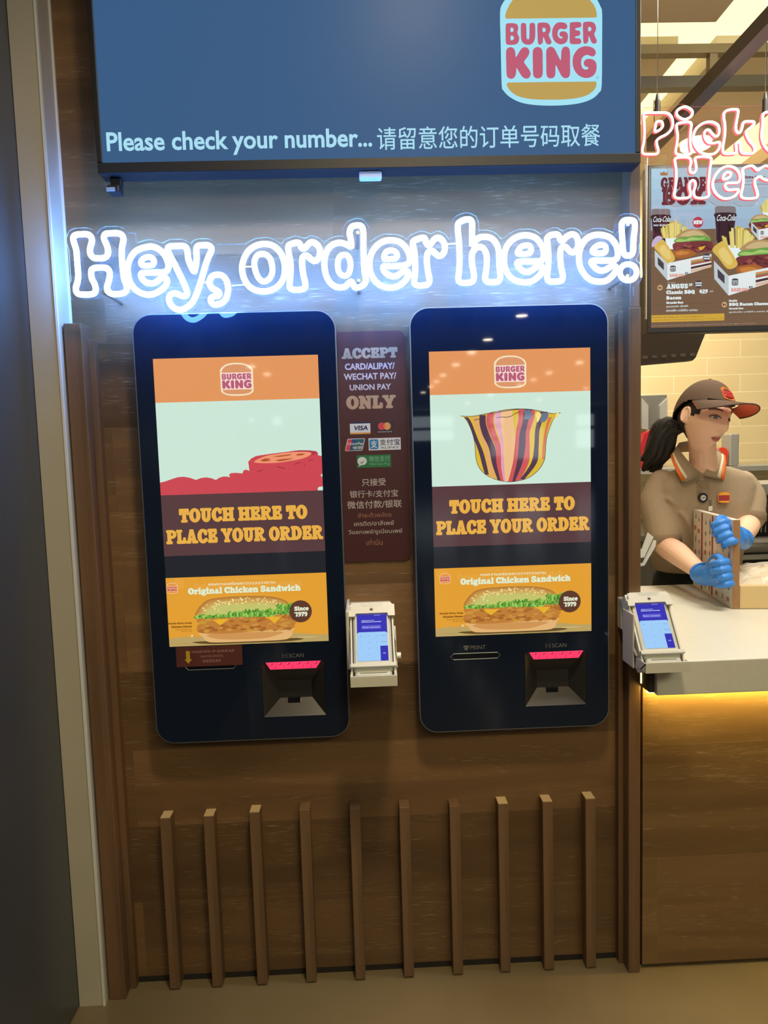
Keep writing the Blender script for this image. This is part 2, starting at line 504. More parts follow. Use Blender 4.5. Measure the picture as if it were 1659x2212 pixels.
def swell(poly, e):
    n = len(poly)
    A = sum(poly[i][0]*poly[(i+1) % n][1] - poly[(i+1) % n][0]*poly[i][1] for i in range(n))
    sg = 1 if A > 0 else -1
    out = []
    for i in range(n):
        a, b, c = poly[i-1], poly[i], poly[(i+1) % n]
        d1 = Vector((b[0]-a[0], b[1]-a[1])); d2 = Vector((c[0]-b[0], c[1]-b[1]))
        if d1.length < 1e-6 or d2.length < 1e-6:
            out.append(b); continue
        n1 = Vector((d1.y, -d1.x)).normalized()*sg; n2 = Vector((d2.y, -d2.x)).normalized()*sg
        m_ = (n1 + n2)
        m_ = m_.normalized()*min(1.6, 1/max(.4, m_.length/2)) if m_.length > .2 else n1
        out.append((b[0] + m_.x*e, b[1] + m_.y*e))
    return out
def slab(body, gap=.03, narrow=1.0):
    vs, fs, x = [], [], 0.0
    LAY.clear()
    for ch in body:
        if ch == ' ':
            x += .34
            continue
        wd, parts = SLAB[ch]
        for pi, p in enumerate(parts):
            gs_ = [swell(p[1], .032)] + [swell(g, -min(.03, .4*(max(q[0] for q in g)-min(q[0] for q in g))/2)) for g in p[2:]]
            rings = [[Vector((q[0] + x, q[1], 0)) for q in g] for g in gs_]
            k = len(vs)
            flatv = [q for g in rings for q in g]
            vs += [(q.x, q.y) for q in flatv]
            LAY.extend([pi]*len(flatv))
            for t in tessellate_polygon(rings):
                a, b, c = [flatv[i] for i in t]
                if (b.x-a.x)*(c.y-a.y) - (b.y-a.y)*(c.x-a.x) < 0:
                    t = (t[0], t[2], t[1])
                fs.append(tuple(k+i for i in t))
        x += wd + gap
    return vs, fs

def text(mb, body, x0, z0, x1, z1, y, mt, face='sans', bold=0.0, slant=0.0, M=None, box=True):
    """fit the lettering into the box x0..x1, z0..z1 (ink box)"""
    vs, fs = slab(body) if face == 'slab' else bfont(body, bold)
    if not vs:
        return
    ax, bx = min(v[0] for v in vs), max(v[0] for v in vs)
    az, bz = min(v[1] for v in vs), max(v[1] for v in vs)
    sx, sz = (x1-x0)/(bx-ax), (z1-z0)/(bz-az)
    pts = [(x0 + (v[0]-ax)*sx + slant*(v[1]-az)*sz, y - (LAY[i]*1.2e-5 if face == 'slab' else 0), z0 + (v[1]-az)*sz) for i, v in enumerate(vs)]
    if M:
        pts = [M @ Vector(p) for p in pts]
    mb.add(pts, fs, mt)

# ---------------------------------------------------------------- the burger badge in a unit box (x 0..1)
def logo(mb, x0, z0, x1, z1, y, plate, bun, letter, hole=None, mid=None, dy=0.0002, M=None, ring=True):
    P = LOGO
    xs = [p[0] for p in P['plate']]
    zs = [p[1] for p in P['plate']]
    # undo the slight tilt of the traced photo
    def cv(pts, n=3):
        out = []
        for q in cr([(p[0], p[1], 0) for p in pts], n):
            u = (q.x - 822) / 1408
            v = (q.y + 0.0205*(q.x-822) - 608) / 1625
            u -= (v * 0.011)
            out.append((x0 + (u+.5)*(x1-x0), z1 - (v+.5)*(z1-z0)))
        return out
    def put(pts, k, mt, n=3):
        poly = cv(pts, n)
        if M is None:
            mb.flat(poly, y - k*dy, mt)
        else:
            j = MB()
            j.flat(poly, y - k*dy, mt)
            mb.add([M @ p for p in j.v], j.f, mt)
    if plate:
        put(P['plate'], 1, plate)
    if bun:
        put(P['top'], 2, bun)
        put(P['bottom'], 2, bun)
    if mid:
        put(P['mid'], 2, mid, 1)
    for k in ('B','U','R','G','E','R2','K','I','N','G2'):
        put(P[k], 3, letter)
    for h in P['holes']:
        put(h, 4, hole or mid or plate)
# ---------------------------------------------------------------- traced outlines (photo pixels)
def px(ox, oy, s, pts):
    return [(ox + x / s, oy + y / s) for x, y in pts]
A8 = 8.295
HEY = [
 ('H', px(140,480,A8,[(150,285),(200,228),(300,216),(400,217),(465,258),(487,330),(467,420),(450,500),(465,580),(520,638),(620,646),(700,640),(760,600),(775,520),(755,420),(715,330),(702,260),(740,208),(830,199),(930,196),(1010,220),(1050,290),(1040,380),(1022,470),(1022,600),(1030,750),(1045,900),(1065,1020),(1100,1120),(1108,1210),(1060,1265),(960,1287),(850,1285),(780,1245),(758,1170),(780,1080),(803,980),(800,890),(760,830),(690,814),(620,814),(540,820),(487,850),(472,920),(490,1020),(535,1110),(555,1200),(530,1270),(450,1295),(350,1297),(250,1287),(205,1240),(200,1170),(225,1080),(240,980),(235,860),(225,740),(215,600),(203,490),(172,390)]), None),
 ('e', px(140,480,A8,[(1490,440),(1300,500),(1190,620),(1135,760),(1130,880),(1145,1000),(1190,1110),(1270,1210),(1380,1275),(1493,1298),(1593,1286),(1693,1236),(1783,1166),(1833,1076),(1813,1006),(1753,988),(1673,1046),(1593,1091),(1493,1091),(1420,1050),(1368,970),(1380,915),(1493,903),(1650,900),(1753,901),(1833,866),(1858,786),(1843,706),(1793,596),(1713,506),(1603,446)]),
       px(140,480,A8,[(1490,625),(1400,660),(1365,720),(1390,770),(1480,778),(1570,765),(1600,700),(1560,640)])),
 ('y', px(320,500,A8,[(350,310),(400,267),(500,262),(620,260),(680,290),(705,370),(715,470),(750,580),(790,670),(825,715),(845,660),(860,580),(868,480),(865,380),(865,300),(905,255),(990,247),(1080,250),(1135,300),(1120,380),(1075,470),(1030,600),(990,740),(950,880),(905,1020),(860,1140),(800,1260),(720,1340),(600,1402),(500,1390),(420,1330),(375,1240),(380,1160),(430,1115),(500,1110),(570,1140),(640,1160),(690,1140),(695,1080),(660,980),(600,840),(530,700),(460,560),(390,430)]), None),
 (',', px(320,500,A8,[(1240,775),(1150,800),(1105,870),(1105,950),(1150,1020),(1230,1060),(1275,1100),(1260,1150),(1190,1165),(1130,1190),(1125,1250),(1170,1305),(1250,1305),(1340,1270),(1400,1190),(1430,1090),(1430,980),(1400,870),(1330,795)]), None),
 ('o', px(500,480,A8,[(575,390),(440,420),(320,500),(240,620),(195,760),(195,900),(240,1040),(320,1150),(440,1220),(580,1240),(720,1215),(840,1140),(920,1030),(955,900),(955,780),(930,660),(880,550),(800,460),(700,405)]),
       px(500,480,A8,[(560,570),(470,590),(415,680),(415,800),(440,900),(480,990),(540,1050),(600,1060),(670,1020),(720,940),(735,850),(720,740),(690,650),(630,590)])),
 ('r', px(500,480,A8,[(1025,420),(1090,385),(1180,365),(1225,390),(1250,450),(1290,475),(1340,440),(1390,380),(1460,360),(1540,410),(1585,500),(1580,590),(1540,670),(1480,695),(1420,660),(1370,610),(1320,600),(1275,630),(1265,720),(1270,820),(1290,950),(1315,1050),(1325,1140),(1290,1195),(1200,1210),(1110,1210),(1050,1180),(1040,1110),(1055,980),(1060,850),(1055,720),(1035,600),(1018,500)]), None),
 ('d', px(680,460,A8,[(640,285),(680,240),(760,222),(830,235),(865,310),(870,450),(872,600),(875,750),(880,900),(890,1050),(910,1150),(910,1230),(870,1290),(790,1330),(720,1335),(690,1280),(650,1230),(600,1270),(540,1320),(450,1335),(350,1310),(260,1230),(200,1110),(175,980),(172,850),(200,730),(250,630),(330,565),(430,535),(530,550),(600,585),(648,600),(655,560),(640,450),(624,360)]),
       px(680,460,A8,[(525,750),(450,780),(415,870),(415,980),(440,1070),(500,1120),(570,1120),(620,1060),(640,950),(630,850),(590,770)])),
 ('e', px(680,460,A8,[(1370,490),(1230,510),(1100,600),(1010,740),(983,880),(990,1020),(1030,1140),(1110,1250),(1230,1320),(1370,1340),(1493,1310),(1593,1240),(1663,1150),(1680,1080),(1633,1035),(1553,1070),(1480,1120),(1400,1135),(1320,1110),(1250,1050),(1225,975),(1260,955),(1370,955),(1500,950),(1593,940),(1673,910),(1708,840),(1693,750),(1643,640),(1573,560),(1493,510)]),
       px(680,460,A8,[(1370,670),(1280,700),(1240,780),(1260,825),(1350,825),(1430,820),(1475,770),(1450,700)])),
 ('r', px(860,460,A8,[(268,520),(330,475),(440,445),(485,470),(505,540),(550,580),(590,550),(640,480),(710,445),(780,475),(830,560),(835,660),(800,740),(735,770),(680,740),(630,690),(580,685),(530,720),(515,820),(520,930),(535,1050),(555,1150),(560,1230),(520,1285),(420,1300),(340,1295),(290,1255),(290,1180),(305,1050),(305,900),(300,760),(285,660),(265,580)]), None),
 ('h', px(860,460,A8,[(1070,215),(1110,160),(1200,120),(1290,120),(1325,180),(1325,300),(1325,420),(1325,520),(1332,575),(1385,500),(1460,440),(1593,430),(1693,470),(1763,560),(1803,680),(1811,820),(1813,960),(1828,1080),(1828,1170),(1783,1230),(1673,1240),(1593,1230),(1558,1170),(1573,1060),(1588,930),(1588,800),(1568,700),(1513,625),(1450,610),(1380,640),(1330,720),(1320,830),(1330,940),(1350,1050),(1358,1140),(1340,1220),(1260,1250),(1150,1252),(1090,1220),(1080,1150),(1095,1030),(1100,900),(1100,750),(1095,600),(1085,450),(1070,320)]), None),
 ('e', px(1040,460,A8,[(790,400),(650,425),(530,500),(445,620),(408,760),(408,900),(435,1020),(510,1140),(620,1215),(770,1243),(900,1225),(1010,1150),(1080,1060),(1095,980),(1055,950),(980,970),(900,1030),(820,1055),(740,1035),(670,970),(640,900),(690,870),(800,868),(950,868),(1060,860),(1110,800),(1115,720),(1090,610),(1030,510),(940,430)]),
       px(1040,460,A8,[(800,580),(710,610),(660,680),(650,725),(720,735),(820,732),(880,700),(890,640),(860,590)])),
 ('r', px(1040,460,A8,[(1180,450),(1240,400),(1350,385),(1395,430),(1420,490),(1450,502),(1490,465),(1537,417),(1627,382),(1697,417),(1732,517),(1722,627),(1667,697),(1607,702),(1557,657),(1507,612),(1447,617),(1420,660),(1412,740),(1415,860),(1430,980),(1450,1070),(1458,1150),(1430,1215),(1330,1228),(1230,1228),(1185,1190),(1180,1110),(1195,980),(1200,850),(1200,720),(1190,600),(1180,520)]), None),
 ('e', px(1200,450,A8,[(800,475),(660,490),(540,560),(460,680),(422,820),(425,960),(460,1090),(540,1210),(650,1290),(790,1315),(910,1295),(1010,1220),(1085,1120),(1090,1060),(1045,1030),(980,1050),(900,1100),(820,1115),(740,1090),(670,1020),(640,960),(700,935),(820,935),(950,935),(1050,930),(1105,880),(1115,800),(1095,690),(1040,590),(950,510)]),
       px(1200,450,A8,[(800,655),(720,690),(660,760),(700,800),(800,805),(880,790),(905,730),(880,670)])),
 ('!', px(1200,450,A8,[(1310,210),(1230,222),(1187,280),(1185,380),(1195,520),(1205,660),(1215,780),(1250,835),(1300,848),(1360,830),(1390,770),(1395,650),(1405,500),(1420,370),(1420,270),(1385,222)]),
       px(1200,450,A8,[(1453,1147),(1432,1072),(1378,1020),(1303,1002),(1228,1020),(1174,1072),(1153,1147),(1174,1222),(1228,1274),(1303,1292),(1378,1274),(1432,1222)])),
]
A5 = 5.740
PICK = [
 ('P', px(1370,210,A5,[(118,215),(160,194),(280,192),(400,195),(460,240),(480,320),(460,400),(400,460),(320,500),(280,540),(285,600),(300,660),(280,702),(200,708),(120,702),(100,660),(120,560),(128,450),(125,330)]),
       px(1370,210,A5,[(315,297),(275,312),(262,370),(262,425),(320,400),(355,360),(345,310)])),
 ('i', px(1370,210,A5,[(530,335),(590,315),(680,308),(710,340),(700,420),(695,520),(700,610),(710,670),(690,705),(600,715),(530,705),(515,665),(530,580),(540,480),(530,400)]),
       px(1370,210,A5,[(725,195),(700,242),(625,275),(550,242),(525,195),(550,148),(625,117),(700,148)])),
 ('c', px(1370,210,A5,[(1055,410),(1040,350),(990,315),(920,305),(840,330),(770,390),(735,480),(740,560),(780,640),(840,690),(920,710),(1000,695),(1050,640),(1065,580),(1045,557),(980,570),(920,560),(880,510),(870,450),(890,410),(930,408),(965,450),(1010,485),(1045,465)]), None),
 ('k', px(1370,210,A5,[(1115,200),(1150,165),(1230,150),(1285,160),(1285,220),(1270,300),(1260,390),(1285,440),(1320,430),(1340,370),(1360,310),(1420,300),(1480,305),(1485,340),(1440,380),(1395,420),(1395,470),(1430,540),(1480,600),(1495,650),(1470,695),(1400,700),(1340,690),(1320,640),(1315,580),(1290,557),(1262,580),(1268,640),(1260,690),(1200,700),(1120,697),(1098,650),(1110,560),(1125,460),(1125,340),(1112,260)]), None),
 ('U', px(1370,210,A5,[(1600,215),(1650,185),(1740,182),(1770,220),(1760,330),(1765,450),(1800,500),(1850,480),(1870,400),(1860,280),(1860,210),(1900,180),(1980,182),(2010,220),(2000,350),(1995,500),(1960,620),(1880,690),(1780,700),(1680,670),(1610,590),(1580,480),(1592,340)]), None),
 ('p', px(1370,210,A5,[(2060,340),(2110,310),(2200,315),(2280,305),(2360,340),(2400,430),(2390,530),(2340,600),(2270,630),(2230,660),(2240,740),(2235,810),(2180,830),(2080,828),(2050,800),(2060,700),(2070,600),(2070,480)]),
       px(1370,210,A5,[(2240,410),(2215,470),(2235,540),(2280,530),(2295,470),(2280,415)])),
 ('H', px(1370,210,A5,[(505,770),(545,748),(640,745),(690,758),(705,810),(690,880),(700,930),(740,937),(770,890),(765,820),(755,760),(800,740),(900,740),(950,755),(955,800),(940,880),(930,980),(920,1090),(925,1170),(925,1220),(880,1247),(800,1250),(750,1230),(740,1170),(760,1100),(755,1050),(725,1030),(690,1060),(685,1120),(700,1190),(680,1240),(600,1252),(530,1250),(495,1215),(510,1130),(520,1020),(520,900),(510,820)]), None),
 ('e', px(1370,210,A5,[(1170,855),(1090,880),(1020,950),(978,1040),(978,1120),(1020,1200),(1090,1250),(1160,1258),(1240,1230),(1285,1180),(1290,1147),(1240,1145),(1180,1150),(1140,1130),(1128,1090),(1160,1065),(1230,1062),(1290,1055),(1312,1010),(1300,940),(1250,880)]),
       px(1370,210,A5,[(1150,932),(1110,970),(1105,1015),(1150,1010),(1190,980),(1195,940)])),
 ('r', px(1370,210,A5,[(1345,900),(1380,868),(1460,850),(1500,880),(1530,905),(1570,880),(1630,850),(1690,870),(1720,930),(1700,1000),(1650,1030),(1600,1010),(1560,985),(1510,1010),(1495,1060),(1510,1130),(1530,1200),(1515,1245),(1440,1257),(1350,1250),(1325,1210),(1345,1120),(1355,1020),(1350,950)]), None),
 ('e', px(1370,210,A5,[(1940,830),(1860,850),(1800,920),(1770,1010),(1770,1090),(1810,1170),(1880,1220),(1950,1228),(2030,1200),(2075,1150),(2080,1117),(2030,1115),(1970,1120),(1930,1100),(1918,1060),(1950,1035),(2020,1032),(2080,1025),(2102,980),(2090,910),(2030,850)]),
       px(1370,210,A5,[(1940,900),(1900,940),(1895,985),(1940,980),(1980,950),(1985,910)])),
]
LS = 6.381
LOGO = {   # the burger badge: outer plate, buns, letters and counters
 'plate': [(118,210),(150,90),(220,0),(320,-90),(450,-155),(620,-195),(820,-205),(1030,-195),(1200,-150),(1330,-80),(1440,0),(1505,110),(1528,200),(1530,600),(1528,1140),(1490,1240),(1400,1320),(1250,1375),(1050,1405),(800,1416),(560,1405),(380,1370),(240,1300),(160,1220),(135,1140),(126,650)],
 'top': [(190,230),(230,130),(300,30),(400,-50),(600,-110),(820,-130),(1040,-115),(1240,-60),(1350,20),(1430,120),(1455,220),(1445,252),(1380,256),(820,268),(260,279),(210,280),(192,262)],
 'bottom': [(205,1135),(225,1115),(300,1113),(820,1103),(1380,1094),(1435,1093),(1455,1112),(1440,1180),(1370,1250),(1250,1300),(1050,1330),(800,1338),(560,1332),(380,1300),(270,1240),(215,1170)],
 'mid': [(190,300),(1455,272),(1458,1080),(205,1100)],
 'B': [(195,370),(215,342),(300,338),(350,352),(369,400),(355,465),(380,520),(370,580),(330,615),(230,620),(197,595),(193,480)],
 'U': [(403,365),(418,338),(440,332),(465,340),(478,370),(482,520),(500,545),(520,525),(523,365),(537,338),(562,330),(590,340),(601,370),(602,500),(585,570),(550,608),(500,618),(440,600),(408,550),(404,480)],
 'R': [(632,360),(655,330),(740,326),(790,345),(814,400),(805,450),(788,482),(805,530),(826,570),(818,602),(788,612),(755,598),(728,540),(715,515),(708,540),(705,585),(670,615),(640,595),(634,480)],
 'G': [(960,320),(1020,332),(1046,370),(1036,400),(1005,412),(950,405),(920,430),(910,480),(930,520),(960,532),(982,520),(968,507),(945,500),(935,470),(955,443),(1005,438),(1045,462),(1056,510),(1040,570),(1000,600),(950,608),(895,590),(850,540),(835,470),(845,400),(880,345),(920,324)],
 'E': [(1080,350),(1100,320),(1215,316),(1240,345),(1228,382),(1175,393),(1152,410),(1175,424),(1215,430),(1226,465),(1210,493),(1170,502),(1150,515),(1170,526),(1220,530),(1240,565),(1220,600),(1110,604),(1080,575),(1079,460)],
 'R2': [(1262,344),(1285,314),(1370,310),(1420,329),(1445,384),(1436,434),(1420,466),(1436,514),(1455,554),(1448,586),(1418,597),(1385,582),(1358,524),(1345,499),(1338,524),(1335,569),(1300,599),(1270,579),(1264,464)],
 'K': [(197,720),(215,668),(262,650),(308,670),(326,720),(333,780),(365,735),(405,675),(445,650),(495,660),(521,705),(510,750),(478,798),(446,842),(480,895),(525,955),(538,1005),(512,1052),(460,1060),(415,1030),(370,965),(342,922),(334,1000),(308,1050),(262,1066),(217,1045),(203,1000),(199,860)],
 'I': [(567,715),(585,665),(635,645),(685,665),(703,715),(705,850),(705,990),(685,1040),(635,1058),(587,1040),(570,990),(568,850)],
 'N': [(753,710),(772,660),(818,640),(865,662),(900,722),(950,812),(960,780),(964,700),(985,652),(1025,636),(1065,655),(1083,705),(1085,850),(1085,990),(1065,1038),(1020,1053),(972,1030),(930,960),(888,882),(882,920),(880,1000),(860,1042),(815,1057),(772,1040),(756,990),(754,850)],
 'G2': [(1310,630),(1395,648),(1440,695),(1434,742),(1395,765),(1330,745),(1280,758),(1246,800),(1240,868),(1262,920),(1305,938),(1342,920),(1325,903),(1292,892),(1275,855),(1288,818),(1330,797),(1400,803),(1446,845),(1455,920),(1430,995),(1370,1038),(1290,1048),(1205,1015),(1145,945),(1120,850),(1132,755),(1190,672),(1250,640)],
 'holes': [[(262,403),(285,398),(300,410),(300,440),(285,452),(262,450)],[(262,507),(288,503),(305,520),(303,548),(285,560),(262,558)],[(703,400),(728,396),(745,412),(744,436),(728,450),(705,448)],[(1335,384),(1360,380),(1377,396),(1376,420),(1360,434),(1337,432)]],
}
HEY_BOARD = [(0.0759, 1.7333), (0.0919, 1.7333), (0.1139, 1.7433), (0.1279, 1.7573), (0.1379, 1.7753), (0.1419, 1.7593), (0.1499, 1.7473), (0.1599, 1.7433), (0.1839, 1.7453), (0.1999, 1.7553), (0.2099, 1.7733), (0.2099, 1.7773), (0.2139, 1.7813), (0.2419, 1.7813), (0.2579, 1.7733), (0.2739, 1.7693), (0.2959, 1.7713), (0.3179, 1.7813), (0.3299, 1.7813), (0.3479, 1.7713), (0.3679, 1.7713), (0.3799, 1.7753), (0.3879, 1.7813), (0.4359, 1.7813), (0.4499, 1.7753), (0.4679, 1.7753), (0.4799, 1.7793), (0.4919, 1.7733), (0.5019, 1.7733), (0.5199, 1.7813), (0.5439, 1.7813), (0.5539, 1.7753), (0.5679, 1.7713), (0.5859, 1.7713), (0.6079, 1.7813), (0.6259, 1.7813), (0.6379, 1.7753), (0.6619, 1.7753), (0.6739, 1.7813), (0.7399, 1.7813), (0.7519, 1.7773), (0.7699, 1.7813), (0.8019, 1.7813), (0.8039, 1.7793), (0.8719, 1.7813), (0.8819, 1.7773), (0.9099, 1.7773), (0.9179, 1.7813), (0.9439, 1.7813), (0.9519, 1.7773), (0.9799, 1.7773), (0.9879, 1.7813), (1.0439, 1.7813), (1.0679, 1.7733), (1.0799, 1.7733), (1.0999, 1.7813), (1.1099, 1.7813), (1.1119, 1.7793), (1.1119, 1.7553), (1.1539, 1.7553), (1.1539, 1.7773), (1.1619, 1.7813), (1.1699, 1.7893), (1.1759, 1.8033), (1.1739, 1.8213), (1.1679, 1.8333), (1.1599, 1.8393), (1.1679, 1.8553), (1.1679, 1.8773), (1.1699, 1.8793), (1.1699, 1.8993), (1.1719, 1.9013), (1.1719, 1.9253), (1.1639, 1.9393), (1.1499, 1.9453), (1.1299, 1.9453), (1.1199, 1.9413), (1.1119, 1.9353), (1.1059, 1.9033), (1.0819, 1.9133), (1.0559, 1.9133), (1.0359, 1.9053), (1.0319, 1.9013), (1.0239, 1.9113), (1.0139, 1.9153), (0.9999, 1.9153), (0.9859, 1.9093), (0.9719, 1.9173), (0.9619, 1.9173), (0.9499, 1.9133), (0.9339, 1.9033), (0.9219, 1.9113), (0.9099, 1.9153), (0.8979, 1.9153), (0.8819, 1.9153), (0.8699, 1.9113), (0.8579, 1.9053), (0.8459, 1.8953), (0.8399, 1.8953), (0.8279, 1.9073), (0.8199, 1.9113), (0.8059, 1.9153), (0.7919, 1.9153), (0.7899, 1.9133), (0.7879, 1.9153), (0.7879, 1.9333), (0.7819, 1.9473), (0.7659, 1.9553), (0.7539, 1.9553), (0.7419, 1.9513), (0.7339, 1.9473), (0.7259, 1.9393), (0.7219, 1.9293), (0.7219, 1.9013), (0.7239, 1.8993), (0.7219, 1.8953), (0.7179, 1.8953), (0.7079, 1.9093), (0.6939, 1.9153), (0.6879, 1.9153), (0.6759, 1.9093), (0.6599, 1.9153), (0.6479, 1.9153), (0.6259, 1.9073), (0.6179, 1.8973), (0.6119, 1.9033), (0.5979, 1.9093), (0.5659, 1.9113), (0.5499, 1.9053), (0.5339, 1.8953), (0.5319, 1.8973), (0.5319, 1.9233), (0.5299, 1.9293), (0.5199, 1.9433), (0.5099, 1.9473), (0.4979, 1.9473), (0.4819, 1.9413), (0.4719, 1.9293), (0.4679, 1.9153), (0.4699, 1.9093), (0.4679, 1.9073), (0.4599, 1.9093), (0.4499, 1.9073), (0.4379, 1.9033), (0.4259, 1.8953), (0.4139, 1.9053), (0.3999, 1.9113), (0.3939, 1.9113), (0.3819, 1.9053), (0.3579, 1.9113), (0.3339, 1.9033), (0.3279, 1.8953), (0.3239, 1.8953), (0.3119, 1.9033), (0.2959, 1.9093), (0.2679, 1.9073), (0.2519, 1.9013), (0.2439, 1.8953), (0.1779, 1.8953), (0.1679, 1.9053), (0.1579, 1.9093), (0.1339, 1.9093), (0.1239, 1.9053), (0.1179, 1.8993), (0.0999, 1.9093), (0.0699, 1.9093), (0.0519, 1.9013), (0.0299, 1.9093), (0.0159, 1.9093), (-0.0061, 1.9033), (-0.0081, 1.9053), (-0.0081, 1.9253), (-0.0241, 1.9253), (-0.0321, 1.9353), (-0.0481, 1.9413), (-0.0741, 1.9413), (-0.0801, 1.9393), (-0.0881, 1.9353), (-0.0961, 1.9253), (-0.1061, 1.9353), (-0.1161, 1.9393), (-0.1441, 1.9393), (-0.1581, 1.9333), (-0.1681, 1.9153), (-0.1621, 1.8913), (-0.1621, 1.8233), (-0.1681, 1.8093), (-0.1681, 1.7933), (-0.1641, 1.7833), (-0.1581, 1.7773), (-0.1361, 1.7713), (-0.1201, 1.7713), (-0.1021, 1.7773), (-0.0941, 1.7873), (-0.0881, 1.7793), (-0.0701, 1.7713), (-0.0501, 1.7713), (-0.0381, 1.7753), (-0.0261, 1.7833), (-0.0141, 1.7753), (0.0039, 1.7693), (0.0259, 1.7693), (0.0419, 1.7773), (0.0459, 1.7593), (0.0539, 1.7453)]
PICK_BOARD = [(1.5774, 2.0951), (1.6014, 2.0971), (1.6174, 2.1051), (1.6354, 2.0951), (1.6734, 2.0951), (1.6834, 2.0991), (1.6894, 2.1051), (1.6954, 2.1211), (1.7294, 2.1211), (1.7494, 2.1051), (1.7634, 2.0991), (1.7874, 2.0991), (1.8114, 2.1091), (1.8194, 2.1171), (1.8274, 2.1351), (1.8234, 2.1471), (1.8314, 2.1691), (1.8314, 2.1771), (1.8274, 2.1851), (1.8354, 2.1891), (1.8494, 2.1911), (1.8574, 2.1971), (1.8634, 2.2111), (1.8614, 2.2351), (1.8814, 2.2431), (1.8874, 2.2491), (1.8994, 2.2751), (1.8974, 2.3031), (1.8874, 2.3211), (1.8874, 2.3791), (1.6134, 2.3791), (1.4814, 2.3791), (1.4614, 2.3871), (1.4494, 2.3851), (1.4374, 2.3791), (1.3474, 2.3791), (1.3454, 2.3711), (1.3374, 2.3691), (1.3294, 2.3631), (1.3234, 2.3491), (1.3254, 2.3211), (1.3274, 2.3191), (1.3274, 2.2871), (1.3254, 2.2851), (1.3254, 2.2711), (1.3214, 2.2611), (1.3214, 2.2431), (1.3254, 2.2331), (1.3354, 2.2271), (1.3494, 2.2231), (1.3754, 2.2231), (1.3914, 2.2291), (1.4014, 2.2491), (1.4174, 2.2491), (1.4194, 2.2471), (1.4214, 2.2371), (1.4154, 2.2251), (1.4154, 2.2191), (1.4194, 2.2071), (1.4214, 2.1711), (1.4194, 2.1691), (1.4194, 2.1471), (1.4154, 2.1351), (1.4154, 2.1211), (1.4194, 2.1111), (1.4254, 2.1051), (1.4394, 2.0991), (1.4694, 2.0991), (1.4834, 2.1051), (1.4974, 2.0991), (1.5274, 2.0991), (1.5374, 2.1031), (1.5474, 2.1111), (1.5574, 2.1031)]
# ================================================================= setting
WY = 0.06           # plane of the kiosk wall
KX0, KZ = 0.0, 1.6455
oak = wood('oak_veneer', (0.135, 0.076, 0.036), (0.255, 0.142, 0.062), (0.52, 0.38, 0.24), 'X', (1.55, 0.21), pores=0.34, tone=0.55)
oak_counter = wood('oak_counter', (0.17, 0.098, 0.042), (0.29, 0.175, 0.074), (0.55, 0.42, 0.24), 'X', (1.9, 0.31), pores=0.35, tone=0.4)
oak_v = wood('oak_upright', (0.10, 0.058, 0.030), (0.19, 0.105, 0.055), (0.3, 0.22, 0.14), 'Z', (3.0, 0.5), pores=0.2, tone=0.1)

b = MB()
b.box((-0.30, WY, 0.015), (1.19, WY+0.14, 3.2), oak)
struct('wall_back', b)

tile = mat('floor_tile', (0.20, 0.155, 0.095), 0.16, spec=0.7)
nt, N, L, bs = nodes(tile)
tc = N.new('ShaderNodeTexCoord')
n = N.new('ShaderNodeTexNoise'); n.inputs['Scale'].default_value = 3.0; n.inputs['Detail'].default_value = 6
L.new(tc.outputs['Object'], n.inputs[0])
r_ = N.new('ShaderNodeValToRGB')
r_.color_ramp.elements[0].color = (0.125, 0.094, 0.048, 1); r_.color_ramp.elements[1].color = (0.19, 0.145, 0.078, 1)
L.new(n.outputs['Fac'], r_.inputs[0]); L.new(r_.outputs[0], bs.inputs['Base Color'])
b = MB()
b.box((-12, -30, -0.05), (13, 4.2, 0), tile)
struct('floor', b)

grey_gloss = mat('dark_grey_laminate', (0.045, 0.050, 0.050), 0.3, spec=0.5)
b = MB()
b.box((-0.40, -2.6, 0), (-0.28, -0.016, 3.2), grey_gloss)
struct('wall_left', b)

# pale metal jamb that closes the left end of the wall
beige = speckle(paint('jamb_beige', (180, 174, 158), 0.45), 0.03, 8)
pale = paint('jamb_edge', (214, 216, 210), 0.35)
b = MB()
X0, X1 = -0.279, -0.2135
b.box((X0, -0.016, 0), (X1, WY+0.02, 3.2), beige)
b.box((X1-0.004, -0.0195, 0), (X1+0.0012, -0.012, 3.2), pale)  # lighter lips put the jamb's bevel highlights into their colour
b.box((X1-0.002, WY-0.006, 0), (X1+0.004, WY+0.01, 3.2), pale)
struct('trim_1', b)

# uprights framing the lower wall on both sides
b = MB()
b.box((-0.2085, -0.0, 0.0), (-0.166, WY+0.004, 1.735), oak_v, 0.002)
b.box((-0.166, 0.035, 0.0), (-0.150, WY+0.004, 1.70), oak_v, 0.001)
struct('trim_2', b)
b = MB()
b.box((1.163, 0.0, 0.0), (1.194, WY+0.14, 1.740), oak_v, 0.002)
b.box((1.150, 0.036, 0.0), (1.163, WY+0.004, 1.735), oak_v, 0.001)
struct('trim_3', b)
b = MB()
b.box((1.170, 0.012, 1.742), (1.196, WY+0.14, 3.2), oak_v, 0.002)
struct('trim_4', b)

